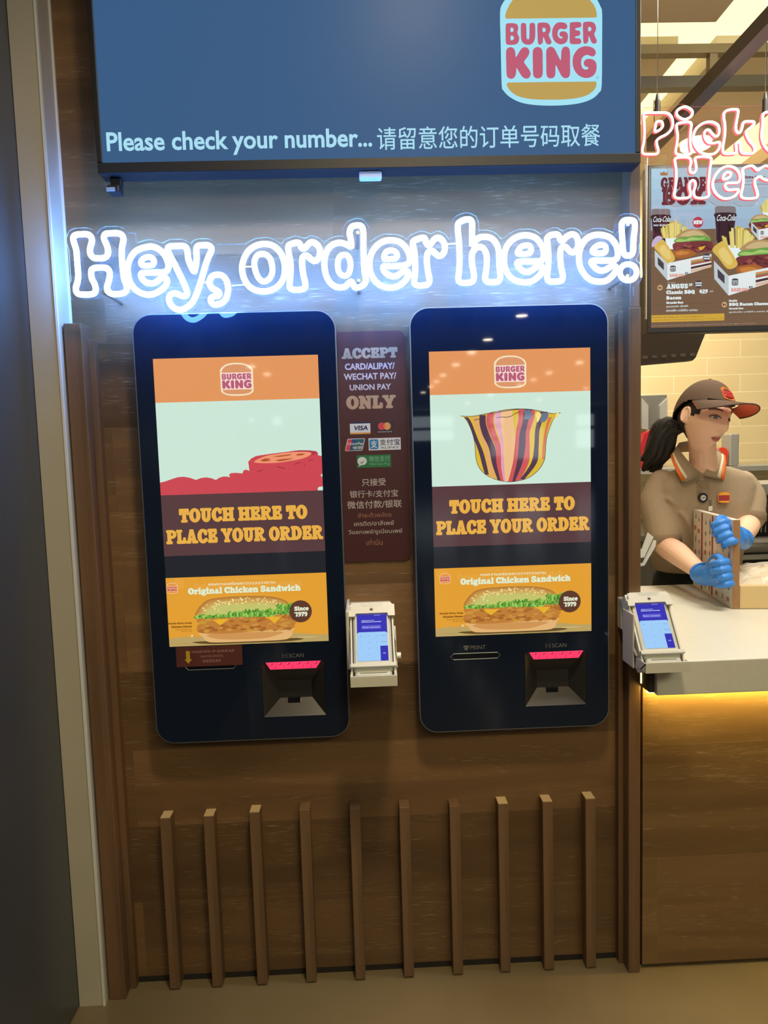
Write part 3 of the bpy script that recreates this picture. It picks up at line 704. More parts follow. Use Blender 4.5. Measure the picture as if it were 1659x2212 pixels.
ceil_m = paint('ceiling_beige', (206, 194, 168), 0.8)
b = MB()
b.box((-12, -30, 3.2), (13, 0.2, 3.3), ceil_m)
struct('ceiling', b)
CZ = 3.0
b = MB()   # kitchen ceiling with two lit coves cut between its slabs
b.box((1.19, 0.20, CZ), (1.90, 1.04, CZ+0.08), ceil_m)
b.box((1.19, 1.27, CZ), (1.86, 4.2, CZ+0.08), ceil_m)
b.box((2.02, 1.27, CZ), (2.55, 4.2, CZ+0.08), ceil_m)
b.box((2.85, 0.2, CZ), (6.0, 4.2, CZ+0.08), ceil_m)
struct('ceiling', b)
cove = mat('cove_glow', (0.9, 0.8, 0.5), 0.8, emit=(1.0, 0.93, 0.50), estr=1.25)
b = MB()
b.box((1.19, 0.20, CZ+0.09), (6.0, 4.2, CZ+0.12), cove)
single('cove_light', b, 'warm yellow recessed ceiling light glowing in the coves above the kitchen', 'light')
b = MB()
b.box((1.05, 0.14, 3.08), (6.0, 0.2, 3.2), ceil_m)
struct('trim_5', b)

# far end of the hall behind the viewer, with its daylight windows
hall = paint('hall_wall', (44, 48, 58), 0.7)
b = MB(); b.box((-12, -30.2, 0), (13, -30, 3.2), hall); struct('wall_front', b)
b = MB(); b.box((-12.1, -30, 0), (-12, -2.6, 3.2), hall); b.box((-12, -2.7, 0), (-0.4, -2.6, 3.2), hall); struct('wall_side', b)
b = MB(); b.box((13, -30, 0), (13.1, 4.2, 3.2), hall); struct('wall_right', b)
day = mat('daylight_pane', (0.02, 0.02, 0.02), 0.1, emit=(0.80, 0.95, 1.0), estr=3.0)
for i, (x0, z1, x1, z0) in enumerate([(-6.74,3.15,-6.2,2.35),(-6.1,3.15,-5.52,2.35),(-6.74,2.25,-6.2,1.33),(-6.1,2.25,-5.52,1.33),(-4.54,3.1,-4.34,2.9),(-3.47,3.1,-3.12,2.75),
        (2.72,2.93,4.66,2.44),(2.70,2.30,4.65,1.85),(6.38,2.88,6.95,2.53),(6.37,2.31,6.93,1.9),(6.37,1.8,6.93,1.05),(7.51,2.85,8.60,2.33),(7.50,2.28,8.79,0.9),(10.33,2.83,11.11,2.31),(10.32,2.14,11.11,1.32)]):
    b = MB(); b.box((x0, -29.99, z0), (x1, -29.95, z1), day); struct('window_%d' % (i+1), b)
lampm = mat('downlight_glow', (1, 1, 1), 0.5, emit=(1.0, 0.86, 0.66), estr=45)
ringm = paint('downlight_ring', (230, 228, 222), 0.4)
for x, y in [(-1.91,-9.2),(-1.81,-10.6),(-1.68,-12.5),(-1.55,-13.9),(-3.8,-15.1),(-3.68,-16.3),(-3.52,-17.6),(2.72,-7.84),(2.62,-9.84),(2.58,-11.3),(2.53,-13.1),(2.49,-15.1),(2.49,-16.6),(2.49,-18.0),(2.43,-19.9),(5.23,-13.3),(5.08,-15.2),(5.1,-16.8),(5.06,-18.3),(4.84,-21.6),(4.65,-25.4),(7.57,-20.1),(7.28,-24.7)]:
    t = thing('ceiling_downlight', (x, y, 3.2), 'round recessed ceiling downlight in the hall, seen as a spark in the kiosk glass', 'light', 'hall ceiling downlights')
    b = MB(); b.cyl((x, y, 3.2), (x, y, 3.187), 0.10, ringm, 20); sub('ring', b, t)
    b = MB(); b.cyl((x, y, 3.187), (x, y, 3.183), 0.075, lampm, 20); sub('lamp', b, t)

# ten slats on the lower wall
slat_wood = wood('oak_slat', (0.10, 0.060, 0.032), (0.20, 0.115, 0.060), (0.3, 0.22, 0.14), 'Z', (3.0, 0.5), pores=0.15, tone=0.1)
pale_end = paint('pale_end_grain', (196, 172, 132), 0.7)
WHERE = ['leftmost wooden slat of the row under the left kiosk', 'second wooden slat from the left end of the low row', 'third wooden slat from the left, under the left kiosk',
         'fourth wooden slat from the left, under the left kiosk', 'fifth wooden slat from the left, below the middle payment terminal', 'sixth wooden slat from the left, under the gap between both kiosks',
         'seventh wooden slat from the left, under the right kiosk', 'eighth wooden slat from the left, under the right kiosk', 'second wooden slat from the right end of the low row', 'rightmost wooden slat of the row under the right kiosk']
for i, (x, zt) in enumerate([(-0.044,.476),(0.068,.476),(0.187,.481),(0.317,.483),(0.448,.482),(0.578,.477),(0.710,.474),(0.838,.474),(0.956,.474),(1.070,.477)]):
    o = thing('wall_slat', (x, WY, 0.0), WHERE[i], 'slat', 'wooden slats on the lower wall')
    b = MB(); b.box((x-.0135, 0.022, 0.004), (x+.0135, WY-.0003, zt), slat_wood, 0.0015); sub('slat_body', b, o)
    b = MB(); b.box((x-.0125, 0.0235, zt+.0002), (x+.0125, WY-.0005, zt+.0012), pale_end if i in (0,1,2,7,8,9) else slat_wood); sub('end_grain', b, o)  # outer slats get a paler top than the middle ones
b = MB(); b.box((-0.15, WY-.002, 0.0), (1.16, WY+.02, 0.0145), mat('shadow_gap', (0.01, 0.008, 0.006), 0.8)); struct('shadow_strip_back', b)  # near-black strip paints the shadow line under the wall panel
# ================================================================= order status television
plastic = mat('black_plastic', (0.012, 0.014, 0.018), 0.45)
TY = -0.03
tv = thing('status_television', (0.54, WY, 2.06), 'large black wall television showing please check your number, above the white neon sign', 'television')
tx0, tx1, tz0 = -0.092, 1.179, 2.066
tz1 = tz0 + 0.735
b = MB()
b.box((tx0, TY, tz0), (tx1, TY+0.05, tz1), plastic, 0.003)
b.box((tx0+.25, TY+.05, tz0+.12), (tx1-.25, WY-.0005, tz1-.12), plastic)
sub('housing', b, tv)
b = MB()
b.box((tx0+.0005, TY-.004, tz0+.0005), (tx1-.0005, TY, tz0+.024), plastic, 0.0015)
b.box((tx0+.0005, TY-.004, tz1-.012), (tx1-.0005, TY, tz1-.0005), plastic, 0.0015)
b.box((tx0+.0005, TY-.004, tz0+.0245), (tx0+.0125, TY, tz1-.0125), plastic, 0.0015)
b.box((tx1-.0125, TY-.004, tz0+.0245), (tx1-.0005, TY, tz1-.0125), plastic, 0.0015)
sub('bezel', b, tv)
b = MB()
sb = screen('tv_blue', (58, 92, 132), 1.0, 0.35, 0.06)
b.rect(tx0+.012, tz0+.024, tx1-.012, tz1-.012, TY-.0006, sb)
wt = screen('tv_white', (170, 222, 242), 1.0, 0.3, 0.06)
text(b, 'Please check your number...', -0.068, 2.103, 0.545, 2.158, TY-.001, wt, 'sans', 0.022)
text(b, '请留意您的订单号码取餐', 0.557, 2.108, 1.083, 2.159, TY-.001, wt, 'sans', 0.004)
logo(b, 0.849, 2.200, 1.087, 2.474, TY-.001, screen('tv_plate', (163, 226, 243), 1.0, 0.3, 0.06), screen('tv_bun', (188, 158, 86), 1.0, 0.3, 0.06), screen('tv_letter', (190, 92, 118), 1.0, 0.3, 0.06), hole=screen('tv_plate', (163, 226, 243)))
text(b, '®', 1.0735, 2.2585, 1.0795, 2.2645, TY-.0019, screen('tv_reg', (110, 140, 160), 1.0, 0.3, 0.06))
sub('screen', b, tv)
b = MB()
b.box((0.512, TY+.006, 2.048), (0.566, TY+.030, 2.0655), mat('clear_badge', (0.55, 0.65, 0.75), 0.1, spec=0.8), 0.004)
sub('logo_badge', b, tv)
b = MB()
b.box((-0.072, TY+.018, 2.046), (-0.046, TY+.036, 2.0655), plastic, 0.002)
b.box((-0.078, TY+.008, 2.028), (-0.048, TY+.040, 2.046), plastic, 0.004)
b.box((-0.077, TY+.004, 2.030), (-0.058, TY+.008, 2.038), paint('sensor_lens', (150, 170, 185), 0.1))
sub('sensor', b, tv)

# ================================================================= white neon sign
SY = -0.062
neon = mat('neon_white', (0.9, 0.95, 1.0), 0.4, emit=(0.12, 0.34, 1.0), estr=NEON)
acr = bpy.data.materials.new('clear_acrylic')
acr.use_nodes = True
nt = acr.node_tree
for q in list(nt.nodes):
    nt.nodes.remove(q)
out = nt.nodes.new('ShaderNodeOutputMaterial')
tr = nt.nodes.new('ShaderNodeBsdfTransparent'); tr.inputs[0].default_value = (0.97, 0.985, 1, 1)
df = nt.nodes.new('ShaderNodeBsdfDiffuse'); df.inputs[0].default_value = (0.9, 0.95, 1.0, 1)
gl = nt.nodes.new('ShaderNodeBsdfGlossy'); gl.inputs['Roughness'].default_value = 0.12
m1 = nt.nodes.new('ShaderNodeMixShader'); m1.inputs[0].default_value = 0.002
m2 = nt.nodes.new('ShaderNodeMixShader'); m2.inputs[0].default_value = 0.002
nt.links.new(tr.outputs[0], m1.inputs[1]); nt.links.new(df.outputs[0], m1.inputs[2])
nt.links.new(m1.outputs[0], m2.inputs[1]); nt.links.new(gl.outputs[0], m2.inputs[2])
nt.links.new(m2.outputs[0], out.inputs[0])
acr_edge = mat('acrylic_edge', (0.55, 0.68, 0.78), 0.25, alpha=0.22)
steel = mat('brushed_steel', (0.55, 0.55, 0.53), 0.28, 1.0)
sign = thing('neon_sign', (0.49, WY, 1.72), 'white glowing outline neon sign reading hey order here on a clear panel', 'neon sign')
b = MB()
b.prism(HEY_BOARD, SY+.008, SY+.013, acr, acr_edge)
sub('backing_panel', b, sign)
NM = {',': 'comma', '!': 'exclamation_mark'}
for ch, outer, inner in HEY:
    b = MB()
    b.tube(cr([at(u, v, SY) for u, v in outer]), 0.0066, neon, True, 8)
    if inner:
        b.tube(cr([at(u, v, SY) for u, v in inner]), 0.0062, neon, True, 8)
    sub('letter_' + NM.get(ch, ch.lower()), b, sign)
for u, v in ((222,503),(223,631),(773,503),(775,606),(1356,485),(1355,596)):
    p = at(u, v, SY)
    b = MB()
    b.cyl((p.x, SY-.002, p.z), (p.x, WY-.0005, p.z), 0.0042, steel, 12)
    sub('standoff', b, sign)
for u0, v0, u1, v1 in ((501,617,535,615),(529,576,545,576),(966,527,985,526),(441,609,449,613)):
    b = MB()
    b.tube([at(u0, v0, SY+.004), at(u1, v1, SY+.004)], 0.0016, pale, False, 8)
    sub('link_wire', b, sign)

# ================================================================= accepted cards notice
plum = paint('notice_plum', (70, 34, 36), 0.4)
NY = WY - .004
b = MB()
poly = [(0.445, 1.708)] + [(0.616-.02+.02*math.sin(R(a)), 1.708-.02+.02*math.cos(R(a))) for a in range(0, 91, 15)] + [(0.616-.02+.02*math.cos(R(a)), 1.124+.02-.02*math.sin(R(a))) for a in range(0, 91, 15)] + [(0.445, 1.124)]
b.prism(poly, NY, WY-.0005, plum)
gold = paint('notice_gold', (170, 140, 108), 0.5)
silver = paint('notice_silver', (186, 178, 176), 0.5)
dim = paint('notice_tan', (160, 112, 92), 0.5)
def nb(s, u0, v0, u1, v1, mt, face, bold=0.0):
    """box from its lower left and upper right corner in the picture"""
    p, q = at(720+u0/4.172, 700+v0/4.174, NY), at(720+u1/4.172, 700+v1/4.174, NY)
    dx = 0.5
    text(b, s, p.x, p.z, q.x, q.z, NY-.0003, mt, face, bold)
nb('ACCEPT', 75, 317, 577, 205, gold, 'slab')
nb('CARD/ALIPAY/', 105, 415, 553, 345, silver, 'sans', .03)
nb('WECHAT PAY/', 95, 506, 568, 435, silver, 'sans', .03)
nb('UNION PAY', 148, 600, 520, 536, silver, 'sans', .03)
nb('ONLY', 118, 772, 562, 635, gold, 'slab')
nb('只接受', 258, 1462, 472, 1388, silver, 'sans', .004)
nb('银行卡/支付宝', 150, 1568, 582, 1490, silver, 'sans', .004)
nb('微信付款/银联', 126, 1668, 616, 1582, silver, 'sans', .004)
nb('ชำระด้วยบัตร', 222, 1745, 524, 1693, dim, 'sans', .004)
nb('เครดิต/อาลีเพย์', 188, 1822, 545, 1768, silver, 'sans', .004)
nb('วีแชทเพย์/ยูเนี่ยนเพย์', 136, 1908, 622, 1838, silver, 'sans', .004)
nb('เท่านั้น', 300, 1995, 444, 1936, dim, 'sans', .004)
def nr(u0, v0, u1, v1):
    p, q = at(720+u0/4.172, 700+v0/4.174, NY), at(720+u1/4.172, 700+v1/4.174, NY)
    return p.x, p.z, q.x, q.z
navy = paint('card_navy', (30, 38, 74), 0.5); cwhite = paint('card_white', (206, 208, 208), 0.5); cgold = paint('card_gold', (206, 150, 70), 0.5)
x0, z0, x1, z1 = nr(152, 995, 332, 880)
b.rect(x0, z0, x1, z1, NY-.0003, cwhite); b.rect(x0, z1-.004, x1, z1, NY-.0005, navy); b.rect(x0, z0, x1, z0+.004, NY-.0005, cgold)
x0, z0, x1, z1 = nr(180, 960, 310, 914); text(b, 'VISA', x0, z0, x1, z1, NY-.0005, navy, 'sans', .035, slant=.2)
x0, z0, x1, z1 = nr(370, 985, 550, 878)
b.rect(x0, z0, x1, z1, NY-.0003, paint('card_dark', (48, 36, 46), 0.5))
cx, cz, rr = (x0+x1)/2, (z0+z1)/2+.003, .0095
b.flat(disc(cx+.0068, cz, rr), NY-.0005, paint('card_amber', (212, 148, 84), 0.5)); b.flat(disc(cx-.0068, cz, rr), NY-.0007, paint('card_red', (200, 60, 74), 0.5))
lens = [(cx + sx*(rr*math.cos(a)-.0068), cz + rr*math.sin(a)) for sx, rng in ((1, range(-4, 5)), (-1, range(4, -5, -1))) for a in [k*.1915 for k in rng]]
b.flat(lens, NY-.0009, paint('card_orange', (214, 110, 60), 0.5))
text(b, 'mastercard', x0+.009, z0+.0015, x1-.007, z0+.0055, NY-.0005, silver)
x0, z0, x1, z1 = nr(104, 1146, 280, 1030)
skew = lambda q: [(p[0] + (p[1]-z0)*.25, p[1]) for p in q]
b.flat(skew(rrect(x0, z0, x1-.006, z1, .003, 4)), NY-.0003, cwhite)
b.flat(skew(rrect(x0+.0015, z0+.0015, x1-.0075, z1-.0015, .002, 4)), NY-.0005, paint('card_teal', (24, 92, 104), 0.5))
b.flat(skew([(x0+.0015, z0+.0015), (x0+.012, z0+.0015), (x0+.012, z1-.0015), (x0+.0015, z1-.0015)]), NY-.0007, paint('card_red', (200, 60, 74)))
b.flat(skew([(x0+.012, z0+.0015), (x0+.022, z0+.0015), (x0+.022, z1-.0015), (x0+.012, z1-.0015)]), NY-.0007, paint('card_blue', (36, 70, 120), 0.5))
text(b, 'UnionPay', x0+.007, z0+.013, x1-.004, z0+.0215, NY-.0009, cwhite, 'sans', .01, slant=.2)
text(b, '银联', x0+.020, z0+.004, x1-.005, z0+.0115, NY-.0009, cwhite, 'sans', .01)
x0, z0, x1, z1 = nr(320, 1140, 606, 1022)
b.rect(x0, z0, x1, z1, NY-.0003, cwhite)
ab = paint('pay_blue', (30, 120, 170), 0.5)
b.flat(rrect(x0+.002, z0+.003, x0+.025, z1-.003, .004, 4), NY-.0005, ab)
text(b, '支', x0+.005, z0+.006, x0+.022, z1-.006, NY-.0007, cwhite, 'sans', .02)
text(b, '支付宝', x0+.028, z0+.012, x1-.002, z1-.003, NY-.0005, paint('ink', (50, 60, 74)), 'sans', .01)
text(b, 'ALIPAY', x0+.030, z0+.0035, x1-.004, z0+.009, NY-.0005, paint('ink', (50, 60, 74)))
x0, z0, x1, z1 = nr(214, 1297, 518, 1175)
b.rect(x0, z0, x1, z1, NY-.0003, paint('pay_green', (30, 112, 66), 0.5))
b.flat(disc(x0+.0135, (z0+z1)/2+.001, .012, .0105), NY-.0005, cwhite)
b.flat([(x0+.004, z0+.003), (x0+.010, z0+.006), (x0+.006, z0+.010)], NY-.0005, cwhite)
b.flat([(x0+.007, z0+.0145), (x0+.012, z0+.0105), (x0+.022, z0+.0205), (x0+.012, z0+.0135)], NY-.0007, paint('pay_green', (30, 112, 66)))
lg = paint('pale_green', (120, 168, 130), 0.5)
text(b, '微信支付', x0+.031, z0+.0145, x1-.003, z1-.003, NY-.0005, lg, 'sans', .006)
text(b, 'WeChat Pay', x0+.031, z0+.004, x1-.003, z0+.0115, NY-.0005, lg, 'sans', .006)
single('payment_notice', b, 'maroon notice of accepted payments on the wall between the two kiosks', 'notice')
# ================================================================= ordering kiosks
KW = 0.398
glass = mat('black_glass', (0.007, 0.013, 0.030), 0.025, spec=0.45)
glass_d = mat('black_panel', (0.005, 0.007, 0.011), 0.12, spec=0.4)
rim = mat('kiosk_rim', (0.30, 0.33, 0.37), 0.3, 0.8)
grey_print = paint('grey_print', (112, 112, 112), 0.5)
recess_m = mat('recess_plastic', (0.024, 0.024, 0.024), 0.35)
recess_l = mat('recess_floor', (0.036, 0.034, 0.034), 0.3)
redled = mat('scanner_red', (0.05, 0.0, 0.01), 0.3, emit=lin(255, 62, 106), estr=1.0)
redhot = mat('scanner_red_spot', (0.05, 0.0, 0.01), 0.3, emit=lin(255, 150, 170), estr=1.05)
reddark = mat('scanner_red_dark', (0.05, 0.0, 0.01), 0.3, emit=lin(205, 24, 66), estr=1.0)
S = lambda n, *c: screen('scr_' + n, c)

def sandwich_ad(b, X, Z, y):
    """long chicken sandwich advert, lower part of the display"""
    d = [0]
    def shape(pts, mt, smooth=True, n=3):
        d[0] += 1
        q = [(p.x, p.y) for p in cr([(a, c, 0) for a, c in pts], n)] if smooth else pts
        b.flat([(X(u), Z(v)) for u, v in q], y - .0001*d[0], mt)
    rnd = random.Random(5)
    b.rect(X(0), Z(1.785), X(1), Z(1.347), y, S('ad_orange', 226, 158, 50))
    shape([(0, 1.785), (1, 1.785), (1, 1.741), (.9, 1.738), (.8, 1.725), (.6, 1.735), (.3, 1.73), (.06, 1.725), (0, 1.737)], S('board', 186, 160, 98), False)
    for k in range(14):
        v = 1.742 + rnd.random()*.04
        u = rnd.random()*.8
        shape([(u, v), (u+.1+rnd.random()*.15, v+.002), (u+.12, v+.005)], S('board_dark', 158, 130, 74) if k % 2 else S('board_light', 206, 184, 128), False)
    shape([(.17, 1.757), (.8, 1.757), (.77, 1.775), (.5, 1.777), (.25, 1.775)], S('board_shade', 96, 74, 36))
    # bottom bun
    shape([(.206, 1.700), (.212, 1.728), (.235, 1.757), (.30, 1.767), (.56, 1.768), (.72, 1.765), (.762, 1.748), (.775, 1.715), (.77, 1.69), (.5, 1.69)], S('bun_low', 226, 178, 116))
    shape([(.26, 1.712), (.70, 1.712), (.66, 1.738), (.58, 1.752), (.40, 1.752), (.29, 1.742)], S('bun_crust', 206, 148, 84))
    # chicken, two tiers with mottled crumbs
    for pts in ([(.183, 1.655), (.18, 1.69), (.22, 1.706), (.33, 1.712), (.45, 1.709), (.56, 1.703), (.68, 1.70), (.775, 1.695), (.79, 1.672), (.78, 1.645), (.5, 1.64), (.22, 1.645)],
                [(.187, 1.604), (.19, 1.632), (.23, 1.648), (.33, 1.642), (.45, 1.646), (.62, 1.652), (.75, 1.646), (.815, 1.638), (.828, 1.618), (.80, 1.595), (.6, 1.585), (.3, 1.59)]):
        shape(pts, S('crumb', 190, 126, 56))
        us = [p[0] for p in pts]; vs = [p[1] for p in pts]
        for k in range(54):
            u = min(us)+.02 + rnd.random()*(max(us)-min(us)-.05)
            v = min(vs)+.014 + rnd.random()*(max(vs)-min(vs)-.026)
            r0 = .006 + rnd.random()*.014
            q = [(u + r0*(.7+.6*rnd.random())*1.3*math.cos(a), v + r0*.55*(.7+.6*rnd.random())*math.sin(a)) for a in [j*1.047 for j in range(6)]]
            shape(q, [S('crumb_a', 172, 106, 44), S('crumb_b', 204, 144, 68), S('crumb_c', 164, 98, 42), S('crumb_d', 200, 148, 58)][k % 4], True, 2)
    # crown bun: soft tone steps
    top = [(.186, 1.592), (.196, 1.545), (.222, 1.515), (.262, 1.487), (.34, 1.475), (.49, 1.471), (.64, 1.478), (.72, 1.498), (.765, 1.528), (.785, 1.585), (.6, 1.60), (.35, 1.60)]
    c = (.485, 1.60)
    for k, f in enumerate((1.0, .93, .86, .78, .70, .60)):
        shape([(c[0] + (u-c[0])*(1-(1-f)*.5), c[1] + (v-c[1])*f) for u, v in top], S('bun_%d' % k, *[(178,122,56), (192,140,68), (200,152,78), (204,166,88), (204,182,100), (196,194,108)][k]))
    for k in range(96):
        a = rnd.random()*math.pi
        q = .80 + rnd.random()*.19 if k % 3 else .62 + rnd.random()*.3
        u, v = c[0] - math.cos(a)*.285*q, c[1] - math.sin(a)**.75*.128*q
        if v > 1.555: continue
        t = rnd.random()*3.14
        e = [(.0062*math.cos(j*1.047), .0030*math.sin(j*1.047)) for j in range(6)]
        shape([(u + e0*math.cos(t) - e1*math.sin(t), v + e0*math.sin(t) + e1*math.cos(t)) for e0, e1 in e], S('sesame', 246, 232, 170), False)
    # lettuce frill
    greens = [S('leaf_a', 122, 176, 62), S('leaf_b', 70, 128, 48), S('leaf_c', 156, 200, 92), S('leaf_d', 92, 150, 56)]
    for (u0, u1, va, vb, nn) in ((.190, .42, 1.574, 1.598, 22), (.40, .62, 1.552, 1.594, 22), (.50, .66, 1.552, 1.596, 18), (.63, .78, 1.545, 1.584, 20), (.70, .80, 1.510, 1.56, 14)):
        for k in range(nn):
            u = u0 + (u1-u0)*k/(nn-1)
            hh = (vb-va)*(.5+.5*rnd.random())
            w0 = .010 + rnd.random()*.014
            v = vb - hh*.5 + (rnd.random()-.5)*.008
            q = []
            for j in range(9):
                a = j*.698 + k*1.3
                rr = (1 if j % 2 else .55 + .3*rnd.random())
                q.append((u + w0*rr*math.cos(a), v + hh*.7*rr*math.sin(a)))
            shape(q, greens[(k*7+3) % 4], True, 2)
    # cheese corners
    shape([(.29, 1.602), (.40, 1.602), (.375, 1.615), (.342, 1.64), (.315, 1.62)], S('cheese', 232, 176, 44), False)
    shape([(.615, 1.599), (.72, 1.599), (.70, 1.615), (.675, 1.643), (.645, 1.612)], S('cheese', 232, 176, 44), False)
    # words
    yl = y - .0001*(d[0]+2)
    b.flat(disc(X(.838), Z(1.571), .0695*KW), yl, S('since_brown', 92, 58, 44))
    cream = S('ad_cream', 232, 234, 204)
    text(b, 'Since', X(.800), Z(1.567), X(.889), Z(1.538), yl-.0002, cream, 'slab')
    text(b, "'1979", X(.800), Z(1.603), X(.879), Z(1.573), yl-.0002, cream, 'slab')
    text(b, 'คงความอร่อยยาวววววววนาน', X(.281), Z(1.390), X(.688), Z(1.370), yl, cream, 'sans', .015)
    text(b, 'Original Chicken Sandwich', X(.154), Z(1.451), X(.844), Z(1.400), yl, S('ad_title', 222, 236, 206), 'slab')
    br = S('ad_brown', 120, 72, 20)
    text(b, 'Double Extra Long', X(.020), Z(1.626), X(.167), Z(1.612), yl, br, 'slab')
    text(b, 'Chicken Cheese', X(.040), Z(1.646), X(.167), Z(1.633), yl, br, 'slab')
    text(b, 'ดับเบิ้ล เอ็กซ์ตร้าลอง', X(.062), Z(1.662), X(.165), Z(1.652), yl, br)
    text(b, 'ชิกเก้น ชีส', X(.100), Z(1.674), X(.165), Z(1.665), yl, br)
    shape([(.153, 1.690), (.160, 1.700), (.163, 1.712), (.168, 1.700), (.172, 1.690), (.163, 1.698)], cream, False)
    logo(b, X(.026), Z(1.432), X(.092), Z(1.365), yl, S('ad_logo', 244, 196, 160), S('ad_orange2', 226, 150, 60), S('ad_red', 190, 74, 60), mid=S('ad_logo', 244, 196, 160))

def bag_art(b, X, Z, y):
    sh = lambda pts, k, mt, n=3: b.flat([(X(p.x), Z(p.y)) for p in cr([(a, c, 0) for a, c in pts], n)], y - .0001*k, mt)
    out = [(.181,.395),(.195,.399),(.213,.413),(.239,.455),(.262,.522),(.272,.581),(.277,.662),(.297,.722),(.342,.770),(.410,.802),(.478,.816),(.547,.811),(.616,.790),(.676,.742),(.708,.689),(.716,.644),(.724,.554),(.747,.483),(.775,.423),(.814,.393),(.785,.396),(.752,.395),(.689,.380),(.625,.367),(.553,.361),(.47,.365),(.394,.376),(.321,.390),(.258,.399)]
    Yl, Or, Re, Da, Pe = S('bag_yellow', 218, 184, 56), S('bag_orange', 226, 168, 100), S('bag_red', 206, 88, 90), S('bag_dark', 84, 58, 76), S('bag_peach', 238, 190, 138)
    Pk, Bl = S('bag_pink', 222, 160, 176), S('bag_grey', 108, 118, 140)
    sh(out, 1, S('bag_line', 70, 60, 66))
    ins = [(.485+(u-.485)*.985, .60+(v-.60)*.985) for u, v in out]
    sh(ins, 2, Yl)
    # stripes: each is a ribbon from the rim to the foot
    def rib(cx, mt, k):
        L_ = [p[0:2] for p in cx]; W_ = [p[2] for p in cx]
        q = [(u - w_, v) for (u, v), w_ in zip(L_, W_)] + [(u + w_, v) for (u, v), w_ in reversed(list(zip(L_, W_)))]
        e = [(p.x, p.y) for p in cr([(a, c, 0) for a, c in q[:len(L_)]], 4, False)] + [(p.x, p.y) for p in cr([(a, c, 0) for a, c in q[len(L_):]], 4, False)]
        b.flat([(X(a), Z(c)) for a, c in e], y - .0001*k, mt)
    rib([(.22,.405,.012),(.245,.44,.010),(.28,.54,.012),(.31,.62,.014),(.33,.70,.014),(.345,.765,.012)], Da, 3)
    rib([(.275,.402,.016),(.29,.45,.018),(.315,.52,.018),(.345,.60,.016),(.365,.70,.016),(.385,.788,.016)], Or, 4)
    rib([(.325,.395,.020),(.325,.45,.020),(.345,.52,.022),(.38,.60,.020),(.395,.70,.016),(.425,.803,.012)], Da, 5)
    rib([(.375,.383,.022),(.37,.45,.022),(.395,.53,.020),(.42,.60,.018),(.425,.70,.018),(.445,.808,.014)], Re, 6)
    rib([(.43,.374,.026),(.425,.45,.026),(.445,.53,.020),(.448,.62,.012),(.447,.72,.012),(.458,.812,.008)], Pk, 7)
    rib([(.475,.372,.034),(.478,.45,.040),(.488,.55,.038),(.488,.65,.036),(.484,.75,.028),(.476,.812,.016)], Pe, 8)
    rib([(.565,.366,.018),(.565,.43,.018),(.548,.50,.016),(.540,.60,.018),(.530,.70,.022),(.495,.813,.018)], Re, 9)
    rib([(.610,.368,.028),(.595,.44,.020),(.575,.52,.022),(.568,.60,.022),(.555,.70,.022),(.515,.812,.012)], Da, 10)
    rib([(.64,.375,.012),(.628,.43,.016),(.605,.51,.012),(.602,.60,.014),(.588,.70,.020),(.535,.810,.014)], Re, 11)
    rib([(.70,.386,.030),(.685,.43,.018),(.665,.50,.014),(.658,.60,.014),(.642,.70,.018),(.565,.802,.014)], Da, 12)
    rib([(.745,.42,.012),(.72,.50,.008),(.705,.60,.008),(.70,.68,.007)], S('bag_rust', 214, 120, 76), 13)
    rib([(.60,.372,.02),(.61,.40,.024),(.60,.43,.02)], Bl, 14)
    rib([(.715,.392,.02),(.71,.42,.022),(.695,.45,.014)], Bl, 15)
    sh([(.655,.40),(.67,.385),(.69,.40),(.68,.43),(.665,.45),(.66,.42)], 16, S('bag_cream', 240, 222, 130))
    sh([(.785,.40),(.80,.395),(.79,.42),(.775,.44)], 16, S('bag_cream', 240, 222, 130))
    for q in ([(.41,.415),(.44,.41),(.47,.413),(.50,.408),(.53,.39),(.56,.383)], [(.27,.425),(.31,.418),(.33,.414)], [(.37,.388),(.48,.372),(.55,.366)]):
        e = [(u, v-.002) for u, v in q] + [(u, v+.002) for u, v in reversed(q)]
        b.flat([(X(a), Z(c)) for a, c in e], y - .0018, S('bag_line', 70, 60, 66))

